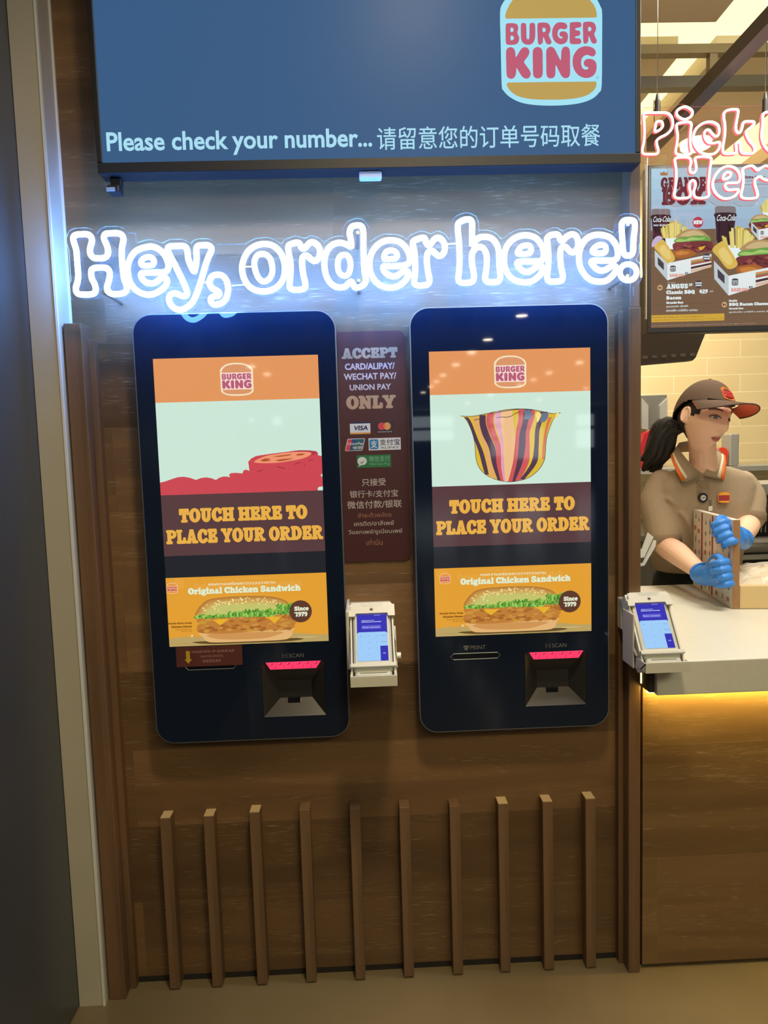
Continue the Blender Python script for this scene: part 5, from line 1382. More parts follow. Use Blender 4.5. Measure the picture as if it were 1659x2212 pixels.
def pie(dx, dy, s):
    G = lambda pts, k, mt, sm=True: F([(dx + a*s, dy + c*s) for a, c in pts], k, mt, sm)
    G([(0,60),(90,-20),(130,0),(240,170),(235,230),(150,250),(60,140)], 9.6, M_('pie', 214, 180, 84))
    G([(60,90),(120,40),(200,170),(150,210)], 9.8, M_('pie_hi', 226, 200, 120))
fries(385, 720, 1.0); burger(490, 815, 1.0); pie(270, 965, .95); box_(275, 1060, 1.0)
F([(245,980),(280,920),(330,900),(365,930),(300,990),(250,1030)], 9.5, M_('paper_pink', 196, 176, 206), True)
fries(1085, 790, 1.2); burger(1210, 930, 1.25); pie(930, 985, 1.15); box_(948, 1180, 1.15)
burger(1350, 650, .62); box_(1370, 740, .6); fries(1500, 470, .8)
for x, yy, s in ((865, 1145, 1.0), (772, 1448, .95)):
    b.flat(disc(f(x,yy).x, f(x,yy).z, .0135*s), y-.0030, M_('badge', 70, 56, 62)); TX('JUNIOR', x-38, yy-2, x+38, yy-22, cw, 'slab', k=16); TX('PRICE', x-34, yy+24, x+34, yy+4, cw, 'slab', k=16)
tan = M_('tan', 206, 168, 120)
for x, yy, s in ((338, 1487, 'B2'), (1068, 1680, 'B1')):
    b.flat(disc(f(x,yy).x, f(x,yy).z, .0095), y-.0016, tan); TX(s, x-20, yy+12, x+20, yy-12, brown, 'slab', k=9)
TX('The original', 420, 1437, 510, 1424, cw, 'sans'); TX('ANGUS', 410, 1502, 655, 1440, cw); TX('XT', 665, 1468, 706, 1440, cw)
TX('Classic BBQ', 408, 1568, 735, 1510, cw); TX('Bacon', 408, 1624, 580, 1580, cw); TX('629', 785, 1548, 880, 1505, cw); TX('บาท', 905, 1538, 940, 1520, cw, 'sans')
b.rect(f(805,1556).x, f(805,1556).z, f(860,1552).x, f(805,1552).z, y-.0016, cw)
TX('Grande Box', 408, 1672, 602, 1640, cw, 'slab'); TX('ชุดแองกัส เอ็กซ์ที', 408, 1718, 655, 1682, cw, 'sans', .01); TX('คลาสสิค บาร์บีคิว เบคอน', 408, 1760, 762, 1724, cw, 'sans', .01)
TX('Double', 1120, 1648, 1215, 1622, cw, 'slab'); TX('BBQ Bacon Cheese', 1120, 1700, 1580, 1648, cw); TX('Grande Box', 1120, 1735, 1285, 1710, cw, 'slab'); TX('ชุดดับเบิ้ล บาร์บีคิว เบคอน ชีส', 1120, 1778, 1590, 1744, cw, 'sans', .01)
F([(242,1800),(1070,1778),(1068,1858),(242,1880)], 2, M_('yellow', 206, 164, 62))
dk = M_('dark_ink', 92, 62, 40)
TX('Grande Box Set : Burger 1 pc. + Tempura Nuggets 3 pcs.', 250, 1832, 838, 1805, dk, 'sans', .01, 4); TX('+ Large French Fries + Taro & Corn Pie or Apple Pie 1 pc. + Coke 22 oz. 1 cup', 250, 1862, 1052, 1832, dk, 'sans', .01, 4)
fine = M_('fine', 170, 158, 150)
for k, x1 in enumerate((745, 1420, 800)):
    TX('Price includes value added tax. Pictures are for advertising only, menu may differ at each branch', 246, 1892+k*20, x1, 1878+k*20, fine, 'sans', 0, 3)
sub('screen', b, mt_)
for dx in (.56, .9):
    b = MB()
    b.box((mx0+dx-.02, MY+.045, mz1-.2), (mx0+dx+.02, MY+.075, CZ-.0005), dark_p)
    sub('hanging_bracket', b, mt_)

# ================================================================= kitchen behind
cream_t = mat('cream_tile', lin(222, 204, 160), .35)
nt, N, L, bs = nodes(cream_t)
tc = N.new('ShaderNodeTexCoord'); sp = N.new('ShaderNodeSeparateXYZ'); L.new(tc.outputs['Object'], sp.inputs[0])
cb = N.new('ShaderNodeCombineXYZ'); L.new(sp.outputs['X'], cb.inputs['X']); L.new(sp.outputs['Z'], cb.inputs['Y'])
br = N.new('ShaderNodeTexBrick')
br.inputs['Color1'].default_value = (*lin(220, 202, 158), 1); br.inputs['Color2'].default_value = (*lin(214, 196, 150), 1); br.inputs['Mortar'].default_value = (*lin(240, 228, 190), 1)
br.inputs['Scale'].default_value = 1; br.inputs['Mortar Size'].default_value = .0022; br.inputs['Brick Width'].default_value = .42; br.inputs['Row Height'].default_value = .107
L.new(cb.outputs[0], br.inputs[0]); L.new(br.outputs['Color'], bs.inputs['Base Color'])
bp = N.new('ShaderNodeBump'); bp.inputs['Strength'].default_value = .5; bp.inputs['Distance'].default_value = .003; bp.invert = True
L.new(br.outputs['Fac'], bp.inputs['Height']); L.new(bp.outputs[0], bs.inputs['Normal'])
b = MB(); b.box((1.0, 2.6, 0), (6.0, 2.7, CZ), cream_t); struct('wall_kitchen', b)
b = MB(); b.box((1.14, .205, 0), (1.19, 2.6, CZ), paint('partition', (150, 130, 100), .7)); struct('wall_partition', b)

dark_steel = mat('dark_frame_steel', (.07, .06, .045), .4, .3)
t = thing('ceiling_frame', (2.2, 1.2, 2.83), 'dark square tube steel frame hanging under the kitchen ceiling', 'frame')
ft_ = paint('frame_beige', (120, 106, 78), .5)
b = MB(); b.box((1.35, 1.18, 2.965), (3.4, 1.22, 3.0), ft_); sub('upper_rail', b, t)
b = MB(); b.box((1.35, 1.175, 2.832), (3.4, 1.22, 2.876), dark_steel); sub('lower_rail', b, t)
for x in (1.966, 2.75):
    b = MB(); b.box((x-.016, 1.182, 2.8765), (x+.016, 1.214, 2.9645), ft_); sub('upright', b, t)
b = MB(); b.box((1.535, -.55, 2.432), (1.578, .80, 2.474), dark_steel); bb = single('ceiling_beam', b, 'dark diagonal steel tube running back under the kitchen ceiling', 'beam')
b = MB(); b.cyl((1.556, -.5, 2.474), (1.556, -.5, 3.2), .008, dark_steel, 10); b.cyl((1.556, -.02, 2.474), (1.556, -.02, 3.2), .008, dark_steel, 10)
rods = sub('hanging_rod', b, bb)
t = thing('ceiling_spotlight', tuple(atz(1503, 318, 2.93)), 'bright round ceiling lamp glimpsed through the rose neon letters', 'light')
c = atz(1503, 318, 2.93)
b = MB(); b.cyl((c.x, c.y, 2.955), (c.x, c.y, CZ-.0005), .085, paint('lamp_body', (220, 215, 200), .4), 28); sub('lamp_body', b, t)
b = MB(); b.cyl((c.x, c.y, 2.93), (c.x, c.y, 2.9545), .075, mat('spot_glow', (1, 1, 1), .5, emit=(1, .95, .8), estr=2.5), 28); sub('lamp_glass', b, t)

# chrome pole and back of a second screen
p, q = at(1396, 690, MY), at(1395, 335, MY)
b = MB(); b.cyl((p.x, MY, p.z), (p.x, MY, q.z), .0042, steel, 12)
for z in (p.z+.05, q.z-.08): b.box((p.x, MY+.002, z), (mx0-.0115, MY+.012, z+.012), dark_p)
sub('side_rail', b, mt_)
t = thing('kitchen_monitor', tuple(at(1450, 785, 1.1)), 'dark grey monitor back under the menu television', 'monitor')
grey_m = paint('monitor_grey', (98, 88, 82), .5)
b = MB()
q = [at(u, v, 1.1) for u, v in ((1362, 790), (1497, 778.5), (1503, 772), (1527, 712), (1560, 600), (1362, 600))]
b.prism([(p.x, p.z) for p in q], 1.1, 1.14, grey_m, dark_p)
sub('housing', b, t)
b = MB()
for k in range(6):
    p = at(1388 + k*20.5, 773 - k*1.2, 1.1)
    b.box((p.x, 1.0985, p.z-.004), (p.x+.02, 1.1, p.z+.008), paint('vent_grey', (140, 130, 122), .5))
sub('vent', b, t)
xr = at(1368, 600, 1.12).x
b = MB(); b.cyl((xr, 1.12, 2.02), (xr, 1.12, CZ-.0005), .008, dark_p, 12); sub('hanging_rod', b, t)

# steel equipment against the tiled wall
t = thing('extractor_box', (2.2, 2.4, 1.2), 'grey steel cabinet on the tiled wall behind the worker', 'cabinet')
gs = mat('grey_steel', (.30, .29, .26), .35, .6); gs2 = mat('grey_steel_light', (.42, .42, .40), .4, .3)
p, q = at(1360, 928, 2.3), at(1441, 852, 2.3)
b = MB(); b.box((p.x, 2.3, p.z), (q.x, 2.59, q.z), gs, .004); sub('case', b, t)
b = MB()
for u0, u1, u2 in ((1386, 1400, 1386), (1441, 1425, 1441)):
    pts = [at(u0, 860, 2.29), at(u1, 876, 2.29), at(u1, 928, 2.29), at(u2, 926, 2.29)]
    b.prism([(w_.x, w_.z) for w_ in pts], 2.285, 2.2995, gs2)
sub('side_flap', b, t)
def little(name, u0, v0, u1, v1, Y, mt, label, cat, round_=False):
    p, q = at(u0, v1, Y), at(u1, v0, Y)
    b = MB(); b.box((p.x, Y, p.z), (q.x, Y+.08, q.z), mt, min(.012, abs(q.x-p.x)*.3)); single(name, b, label, cat)
# long steel bench below the tiles
t = thing('steel_bench', (2.6, 1.9, 0), 'long stainless steel kitchen bench along the tiled wall', 'bench')
bz = at(1400, 1012, 1.75).z
b = MB(); b.box((1.25, 1.81, .90), (3.6, 2.59, .935), steel, .003); sub('bench_top', b, t)
b = MB(); b.box((1.25, 1.83, .02), (3.6, 2.58, .8995), gs); sub('bench_body', b, t)
SHZ = at(1400, 1012, 2.3).z
b = MB(); b.box((1.25, 2.22, SHZ-.03), (3.6, 2.59, SHZ), gs2, .002); single('wall_shelf', b, 'steel shelf across the tiled wall at the height of the worker\'s shoulders', 'shelf')
def item(name, u0, v0, u1, mt, label, cat, shape='box'):
    Y = 2.24
    p, q = at(u0, 1000, Y), at(u1, v0, Y)
    b = MB()
    if shape == 'box':
        b.box((p.x, Y, SHZ+.0005), (q.x, Y+.1, q.z), mt, .008)
    elif shape == 'bag':
        cx = (p.x+q.x)/2; w2 = (q.x-p.x)/2; h = q.z-SHZ
        b.prism([(cx-w2, SHZ+.0005), (cx+w2, SHZ+.0005), (cx+w2*1.1, SHZ+h*.5), (cx+w2*.5, SHZ+h), (cx-w2*.4, SHZ+h*.92), (cx-w2*1.1, SHZ+h*.6)], Y, Y+.07, mt)
    else:
        cx = (p.x+q.x)/2; w2 = (q.x-p.x)/2; h = q.z-SHZ
        b.prism([(cx-w2*.7, SHZ+.0005), (cx+w2*.7, SHZ+.0005), (cx+w2, SHZ+h*.7)] + [(cx + w2*math.cos(R(a)), SHZ+h*.7+h*.3*math.sin(R(a))) for a in range(15, 180, 15)] + [(cx-w2, SHZ+h*.7)], Y, Y+.04, mt)
    single(name, b, label, cat)
item('sauce_bag', 1384, 930, 1410, paint('bag_red', (176, 34, 48), .4), 'red sauce bag on the shelf left of the worker\'s dark ponytail', 'bag', 'bag')
item('food_packet', 1412, 978, 1424, paint('packet_yellow', (212, 190, 60), .4), 'small yellow packet beside the red bag on the shelf', 'packet')
item('fry_carton', 1548, 966, 1573, paint('carton_red', (226, 70, 44), .4), 'small red carton just above the worker\'s far collar', 'carton', 'carton')
item('steel_canister', 1576, 936, 1598, gs2, 'grey steel canister behind the worker\'s chin', 'canister')
# grill on the right
t = thing('broiler', (2.35, 1.35, .93), 'steel broiler with dark grate at the right edge behind the worker', 'grill')
def bx(part, u0, v0, u1, v1, Y, d, mt):
    p, q = at(u0, v1, Y), at(u1, v0, Y)
    b = MB(); b.box((p.x, Y, p.z), (q.x, Y+d, q.z), mt, .003); sub(part, b, t)
bx('hood_lip', 1622, 1042, 1760, 1066, 1.40, .3, gs2)
bx('back_panel', 1590, 1066, 1760, 1240, 1.75, .05, mat('broiler_dark', (.03, .032, .03), .5))
bx('front_rail', 1580, 1158, 1760, 1176, 1.32, .04, steel)
bx('lower_rail', 1575, 1196, 1760, 1212, 1.28, .04, steel)
bx('drip_tray', 1580, 1176, 1760, 1196, 1.37, .2, gs)
b = MB()
for k in range(14):
    p, q = at(1618 + k*8, 1090, 1.70), at(1608 + k*9, 1150, 1.36)
    b.tube([p, q], .0035, dark_p, False, 6)
p, q = at(1612, 1090, 1.70), at(1740, 1088, 1.70)
b.tube([p, q], .005, dark_p, False, 6)
sub('grate', b, t)
# ================================================================= the worker
skin = mat('skin', lin(236, 196, 170), .5, spec=.35)
polo = speckle(mat('polo_taupe', lin(158, 142, 120), .85, spec=.2), .08, 300)
polo_d = mat('polo_hem', lin(142, 126, 106), .85, spec=.2)
cap_m = speckle(mat('cap_brown', lin(92, 76, 64), .8, spec=.2), .08, 250)
cap_d = mat('cap_edge', lin(60, 46, 40), .8)
coral = mat('brim_coral', lin(212, 96, 66), .7)
hair_m = mat('hair_black', (.010, .009, .010), .6)
glove_m = mat('glove_blue', lin(58, 132, 222), .42, spec=.4)
trouser = mat('trouser_dark', (.014, .022, .026), .8)
white_t = mat('trim_white', lin(236, 226, 206), .7); orange_t = mat('trim_orange', lin(232, 116, 44), .7)

def gauss(d2, s): return math.exp(-d2/(2*s*s))
def sst(a, b, x):
    x = max(0.0, min(1.0, (x-a)/(b-a)))
    return x*x*(3-2*x)

HS = 1.06                                   # head scale
HC = at(1521, 904, .80)
HM = Matrix.Translation(HC) @ Matrix.Rotation(R(19), 4, 'Z') @ Matrix.Rotation(R(10), 4, 'Y') @ Matrix.Rotation(R(8), 4, 'X') @ Matrix.Scale(HS, 4)

def head_surface(x, y, z):
    """unit direction -> point of the head, face towards -y, left side +x"""
    px_, py_, pz_ = x*.072, y*.094, z*.113
    # skull: fuller at the back above, cut in below
    if pz_ < 0:
        k = sst(0, -.113, pz_)
        px_ *= 1 - .30*k
        if y > 0: py_ *= 1 - .62*sst(-.01, -.09, pz_)
        else: py_ *= 1 - .10*k
    if y < 0:
        py_ = -abs(py_)*(1 - .06*sst(.0, .05, abs(px_))) 
        f = -y
        X, Z = px_, pz_
        d = 0.0
        d += .006*gauss(X*X/1.0 + (Z+.098)**2, .014)*f                 # chin
        d += .004*gauss((abs(X)-.040)**2 + (Z+.022)**2, .016)*f         # cheeks
        d -= .0085*gauss((abs(X)-.031)**2/1.6 + (Z-.006)**2, .0095)*f   # eye sockets
        d += .0035*gauss((Z-.028)**2, .008)*gauss(X*X, .045)*f          # brow
        nz = sst(.016, -.030, Z)*(1 - sst(-.032, -.043, Z))             # nose ridge
        d += (.005 + .0165*nz)*gauss(X*X, .0065 + .0050*nz)*sst(.022, .008, Z)*(1 - sst(-.034, -.044, Z))*f
        d += .004*gauss((abs(X)-.011)**2 + (Z+.032)**2, .0055)*f        # nostril wings
        d += .0065*gauss((Z+.056)**2, .0060)*gauss(X*X, .016)*f         # upper lip
        d += .0070*gauss((Z+.069)**2, .0062)*gauss(X*X, .014)*f         # lower lip
        d -= .0035*gauss((Z+.0625)**2, .0022)*gauss(X*X, .018)*f        # mouth line
        d -= .003*gauss((Z+.080)**2, .006)*gauss(X*X, .018)*f
        py_ -= d
    return Vector((px_, py_, pz_))

def head_bm(nu=120, nv_=110):
    vs, fs = [], []
    for j in range(nv_+1):
        th = math.pi*j/nv_
        for i in range(nu):
            a = 2*math.pi*i/nu
            vs.append(head_surface(math.sin(th)*math.cos(a), math.sin(th)*math.sin(a), math.cos(th)))
    for j in range(nv_):
        for i in range(nu):
            fs.append((j*nu+i, (j+1)*nu+i, (j+1)*nu+(i+1) % nu, j*nu+(i+1) % nu))
    return vs, fs

def loft(b, secs, mt, n=40, cap=True, p=2.3):
    """sections: (centre, rx, ry, yaw, pitch-normal up) as superellipses"""
    vs, fs = [], []
    for c, rx, ry, yaw in secs:
        for k in range(n):
            a = 2*math.pi*k/n
            ca, sa = math.cos(a), math.sin(a)
            x = rx*math.copysign(abs(ca)**(2/p), ca); y = ry*math.copysign(abs(sa)**(2/p), sa)
            vs.append(Vector((c[0] + x*math.cos(yaw) - y*math.sin(yaw), c[1] + x*math.sin(yaw) + y*math.cos(yaw), c[2])))
    m_ = len(secs)
    for j in range(m_-1):
        for k in range(n):
            fs.append((j*n+k, (j+1)*n+k, (j+1)*n+(k+1) % n, j*n+(k+1) % n))
    if cap:
        fs.append(tuple(range(n))); fs.append(tuple(reversed([(m_-1)*n+k for k in range(n)])))
    b.add(vs, fs, mt, True)

def limb(b, pts, radii, mt, n=18, sub_=4):
    P = cr([Vector(p) for p in pts], sub_, False)
    rr = [v.x for v in cr([Vector((r_, 0, 0)) for r_ in radii], sub_, False)]
    b.tube(P, 0, mt, False, n, True, rr)
    for c, r_ in ((P[0], rr[0]), (P[-1], rr[-1])):
        ball(b, c, r_, mt)
def ball(b, c, r_, mt, sx=1, sy=1, sz=1, M=None, nu=16, nv_=10):
    vs, fs = [], []
    for j in range(nv_+1):
        th = math.pi*j/nv_
        for i in range(nu):
            a = 2*math.pi*i/nu
            q = Vector((sx*r_*math.sin(th)*math.cos(a), sy*r_*math.sin(th)*math.sin(a), sz*r_*math.cos(th)))
            vs.append((M @ q if M else q) + Vector(c))
    for j in range(nv_):
        for i in range(nu):
            fs.append((j*nu+i, (j+1)*nu+i, (j+1)*nu+(i+1) % nu, j*nu+(i+1) % nu))
    b.add(vs, fs, mt, True)

def fuse(name, b, parent, voxel, mt, smooth=6, factor=.5, bump=None):
    """weld overlapping volumes into one continuous skin"""
    o_ = ORG[parent.name]
    me = bpy.data.meshes.new(name)
    bm = bmesh.new()
    vv = [bm.verts.new(tuple(p - o_)) for p in b.v]
    for f in b.f:
        try: bm.faces.new([vv[i] for i in f])
        except ValueError: pass
    bmesh.ops.remove_doubles(bm, verts=bm.verts, dist=1e-6)
    bmesh.ops.recalc_face_normals(bm, faces=bm.faces)
    bm.to_mesh(me); bm.free()
    tmp = bpy.data.objects.new('tmp', me)
    COL.objects.link(tmp)
    r_ = tmp.modifiers.new('r', 'REMESH'); r_.mode = 'VOXEL'; r_.voxel_size = voxel; r_.adaptivity = 0
    s_ = tmp.modifiers.new('s', 'SMOOTH'); s_.iterations = smooth; s_.factor = factor
    dg = bpy.context.evaluated_depsgraph_get(); dg.update()
    out = bpy.data.meshes.new_from_object(tmp.evaluated_get(dg))
    bpy.data.objects.remove(tmp)
    out.name = name
    out.materials.clear(); out.materials.append(mt)
    for p in out.polygons: p.use_smooth = True
    ob = bpy.data.objects.new(name, out)
    COL.objects.link(ob)
    ob.parent = parent
    ORG[ob.name] = o_
    return ob

def P_(u, v, Y): return at(u, v, Y)
root_c = at(1508, 1225, 1.03)
pr = thing('person', (root_c.x, 1.03, 0), 'person in taupe polo, brown cap and blue gloves holding a menu board at the counter', 'person')

# --- measured joints (near arm = image left)
sh_n, el_n, wr_n = P_(1419, 1052, .95), P_(1434, 1172, .90), P_(1522, 1243, .555)
sh_f, el_f, wr_f = P_(1614, 1052, .97), P_(1618, 1128, .93), P_(1600, 1166, .60)
neck0, neck1 = P_(1521, 1030, .90), P_(1516, 950, .845)
body = MB()
hv, hf = head_bm()
body.add([HM @ p for p in hv], hf, skin, True)
for s_ in (-1, 1):                                             # ears
    Me = HM @ Matrix.Translation((s_*.0715, .008, .000)) @ Matrix.Rotation(R(-s_*18), 4, 'Z')
    ball(body, (0,0,0), 1, skin, .007, .017, .030, None, 16, 10)
    k = 17*0
    n0 = len(body.v) - 16*11
    for i in range(n0, len(body.v)): body.v[i] = Me @ body.v[i]
    body.tube([Me @ Vector((s_*.006, .015*math.cos(a), .026*math.sin(a))) for a in [R(-60 + 20*k) for k in range(14)]], .0042, skin, False, 8)
limb(body, [neck0 + Vector((0, .01, -.06)), neck0, (neck0+neck1)/2, neck1, HM @ Vector((0, .02, -.02))], [.062, .056, .049, .048, .050], skin)
loft(body, [((P_(1508, v, Y)).to_tuple(), rx, ry, R(8)) for v, Y, rx, ry in ((1040, .95, .07, .06), (1060, .95, .155, .08), (1120, .97, .165, .095), (1180, .99, .145, .09), (1225, 1.02, .135, .09), (1275, 1.05, .15, .10))], skin)
limb(body, [sh_n + Vector((.022, 0, -.012)), (sh_n+el_n)/2 + Vector((-.004, .0, 0)), el_n, el_n.lerp(wr_n, .35), el_n.lerp(wr_n, .75), wr_n], [.050, .046, .042, .043, .032, .026], skin)
limb(body, [sh_f + Vector((-.022, 0, -.012)), (sh_f+el_f)/2, el_f, el_f.lerp(wr_f, .35), el_f.lerp(wr_f, .75), wr_f], [.050, .046, .041, .042, .032, .026], skin)
for x in (-.075, .075):
    limb(body, [(root_c.x+x, 1.05, .82), (root_c.x+x, 1.06, .45), (root_c.x+x, 1.07, .08)], [.085, .058, .042], skin)
    ball(body, (root_c.x+x, 1.02, .045), 1, skin, .045, .11, .042)
def hand(b, wrist, palm_c, grip, side, mt, up):
    """closed hand: palm, four fingers bent round the board edge, thumb on the near face"""
    ax = (palm_c - wrist).normalized()
    upv = (up - ax*up.dot(ax)).normalized()
    nn = ax.cross(upv).normalized()
    Mh = Matrix((ax, upv, nn)).transposed().to_4x4()
    ball(b, wrist.lerp(palm_c, .25), 1, mt, .038, .033, .026, Mh)
    ball(b, palm_c - ax*.010, 1, mt, .046, .043, .027, Mh)
    ball(b, palm_c + ax*.012 + upv*.008, 1, mt, .034, .040, .028, Mh)
    L_ = (.030, .034, .032, .026)
    for k in range(4):
        o = palm_c + ax*.026 + upv*(.032 - .0215*k)
        l_ = L_[k]
        q0 = o - ax*.012
        q1 = o + ax*(.018 + .3*l_)*(.9) + nn*side*.006
        q2 = q1 + (ax*.25 + nn*side*.95).normalized()*l_*.85
        q3 = q2 + (-ax*.85 + nn*side*.35).normalized()*l_*.8
        b.tube(cr([q0, q1, q2, q3], 4, False), 0, mt, False, 12, True, [.0115]*3 + [.0112]*4 + [.0105]*4 + [.0095, .009][:2])
        ball(b, q3, .0095, mt); ball(b, q1, .0118, mt); ball(b, q2, .0108, mt)
    t0 = wrist.lerp(palm_c, .55) + upv*.026
    t1 = palm_c + upv*.048 + ax*.006 - nn*side*(-.006)
    t2 = palm_c + upv*.047 + ax*.036 + nn*side*.014
    t3 = palm_c + upv*.030 + ax*.054 + nn*side*.022
    b.tube(cr([t0, t1, t2, t3], 4, False), 0, mt, False, 12, True, [.014, .014, .014, .0135, .013, .013, .0125, .012, .012, .0115, .011, .0105, .0095])
    ball(b, t3, .0098, mt)
pc_n, pc_f = P_(1553, 1239, .485), P_(1583, 1152, .50)
# bare hands inside the gloves keep the arm one surface
body_h = body
hand(body, wr_n, pc_n, None, 1, skin, Vector((-.1, .1, 1)))
hand(body, wr_f, pc_f, None, 1, skin, Vector((-.6, .0, 1)))
fuse('body', body, pr, .0034, skin, 4, .4)

# --- gloves: the same hands a little fuller, with rolled cuffs
for nm_, wr, el, pc, up in (('right', wr_n, el_n, pc_n, Vector((-.1, .1, 1))), ('left', wr_f, el_f, pc_f, Vector((-.6, .0, 1)))):
    g = MB()
    hand(g, wr, pc, None, 1, glove_m, up)
    ax = (pc - wr).normalized()
    back = (el - wr).normalized()
    limb(g, [wr + back*.018, wr, wr.lerp(pc, .5)], [.0335, .031, .034], glove_m)
    big = MB()
    c0 = sum(g.v, Vector())/len(g.v)
    big.v = [c0 + (p - c0)*1.085 for p in g.v]; big.f = g.f; big.m = g.m; big.sm = g.sm; big.mats = g.mats
    go = fuse('glove', big, pr, .0026, glove_m, 3, .35)
    r_ = MB()
    u0 = back.orthogonal().normalized(); u1 = back.cross(u0)
    cc = wr + back*.024
    r_.tube([cc + (u0*math.cos(a) + u1*math.sin(a))*.0345 for a in [2*math.pi*k/28 for k in range(28)]], .0032, glove_m, True, 8)
    sub('cuff', r_, go)

# --- polo shirt
sh = MB()
loft(sh, [(((P_(l, v, Y) + P_(r_, v, Y))/2).to_tuple(), (P_(r_, v, Y).x - P_(l, v, Y).x)/2, ry, R(6)) for v, Y, l, r_, ry in
     ((1008, .915, 1474, 1568, .062), (1018, .925, 1446, 1600, .078), (1030, .935, 1422, 1622, .092), (1050, .945, 1408, 1632, .104), (1080, .95, 1408, 1628, .112), (1120, .96, 1412, 1618, .118), (1165, .975, 1414, 1606, .118), (1200, .99, 1410, 1600, .118), (1222, 1.0, 1412, 1597, .116), (1229, 1.0, 1414, 1595, .112))], polo)
limb(sh, [sh_n + Vector((.02, 0, .012)), sh_n.lerp(el_n, .3) + Vector((-.008, 0, 0)), sh_n.lerp(el_n, .65) + Vector((-.004, -.005, 0)), sh_n.lerp(el_n, .92)], [.056, .063, .065, .065], polo)
limb(sh, [sh_f + Vector((-.02, 0, .012)), sh_f.lerp(el_f, .3) + Vector((.006, 0, 0)), sh_f.lerp(el_f, .62), sh_f.lerp(el_f, .84)], [.054, .060, .061, .061], polo)
# folds
rnd = random.Random(4)
def fold(pts, r_): sh.tube(cr([P_(*p) for p in pts], 4, False), r_, polo, False, 8)
fold([(1470,1105,.855),(1490,1135,.850),(1500,1175,.858)], .010); fold([(1436,1120,.875),(1452,1150,.866),(1462,1190,.872)], .011); fold([(1448,1195,.878),(1470,1212,.874),(1500,1220,.882)], .010)
fold([(1440,1075,.87),(1462,1090,.862),(1484,1096,.85)], .009); fold([(1596,1075,.875),(1580,1098,.866),(1566,1106,.86)], .009)
shirt = fuse('polo_shirt', sh, pr, .0055, polo, 5, .5)
for a_, e_, f0, rr in ((sh_n, el_n, .945, .0665), (sh_f, el_f, .865, .0625)):       # ribbed sleeve hems
    d = (e_ - a_).normalized(); u0 = d.orthogonal().normalized(); u1 = d.cross(u0)
    b = MB()
    pts = [(u0*math.cos(t_) + u1*math.sin(t_)) for t_ in [2*math.pi*k/32 for k in range(32)]]
    c0, c1 = a_.lerp(e_, f0) - d*.012, a_.lerp(e_, f0) + d*.016
    vs = [c0 + p*(rr+.0015) for p in pts] + [c1 + p*(rr-.001) for p in pts] + [c1 + p*(rr-.005) for p in pts]
    b.add(vs, [(k, (k+1) % 32, 32+(k+1) % 32, 32+k) for k in range(32)] + [(32+k, 32+(k+1) % 32, 64+(k+1) % 32, 64+k) for k in range(32)], polo_d, True)
    sub('sleeve_hem', b, shirt)
# collar: two leaves with orange and white edge stripes
def leaf(pts, mt, off):
    q = [P_(u, v, Y) + Vector((0, -off, 0)) for u, v, Y in pts]
    return q
def slabpoly(b, q, mt, th=.004):
    n = len(q)
    bk = [p + Vector((0, th, 0)) for p in q]
    b.add(q, [tuple(reversed(range(n)))], mt); b.add(bk, [tuple(range(n))], mt)
    b.add(q + bk, [(i, (i+1) % n, n+(i+1) % n, n+i) for i in range(n)], mt)
def quadstrip(b, A, B, mt, th=.004):
    n = len(A)
    v = list(A) + list(B) + [p + Vector((0, th, 0)) for p in A] + [p + Vector((0, th, 0)) for p in B]
    f = []
    for i in range(n-1):
        f += [(i, i+1, n+i+1, n+i), (2*n+i+1, 2*n+i, 3*n+i, 3*n+i+1), (i, 2*n+i, 2*n+i+1, i+1), (n+i, n+i+1, 3*n+i+1, 3*n+i)]
    f += [(0, n, 3*n, 2*n), (n-1, 3*n-1, 4*n-1, 2*n-1)]
    b.add(v, f, mt, True)
b = MB()
inn = [P_(1464, 966, .90), P_(1474, 980, .868), P_(1487, 996, .842), P_(1503, 1012, .825), P_(1516, 1026, .815)]
outr = [P_(1449, 984, .895), P_(1454, 1000, .862), P_(1462, 1018, .842), P_(1474, 1040, .826), P_(1483, 1041, .822)]
quadstrip(b, inn, outr, polo)
inn2 = [P_(1548, 972, .90), P_(1542, 988, .875), P_(1534, 1004, .85), P_(1526, 1016, .83), P_(1518, 1026, .815)]
out2 = [P_(1566, 984, .90), P_(1568, 1000, .872), P_(1566, 1020, .85), P_(1563, 1037, .835), P_(1545, 1033, .822)]
quadstrip(b, inn2, out2, polo)
bk_in = [P_(1464, 966, .90), P_(1468, 956, .93), P_(1490, 952, .955), P_(1520, 954, .955), P_(1542, 960, .93), P_(1548, 972, .90)]
bk_out = [P_(1449, 984, .895), P_(1456, 978, .935), P_(1486, 976, .97), P_(1524, 976, .97), P_(1552, 978, .94), P_(1566, 984, .90)]
quadstrip(b, bk_in, bk_out, polo)
col = sub('collar', b, shirt)
dn = Vector((0, -.0016, 0))
def mixl(a, c, t_): return [p.lerp(q, t_) + dn for p, q in zip(a, c)]
for A_, B_ in ((inn, outr), (inn2, out2)):
    b = MB(); quadstrip(b, mixl(A_[:4], B_[:4], .62), mixl(A_[:4], B_[:4], .80), white_t, .003)
    quadstrip(b, mixl(A_[:4], B_[:4], .80), mixl(A_[:4], B_[:4], 1.02), orange_t, .003)
    sub('collar_stripe', b, shirt)
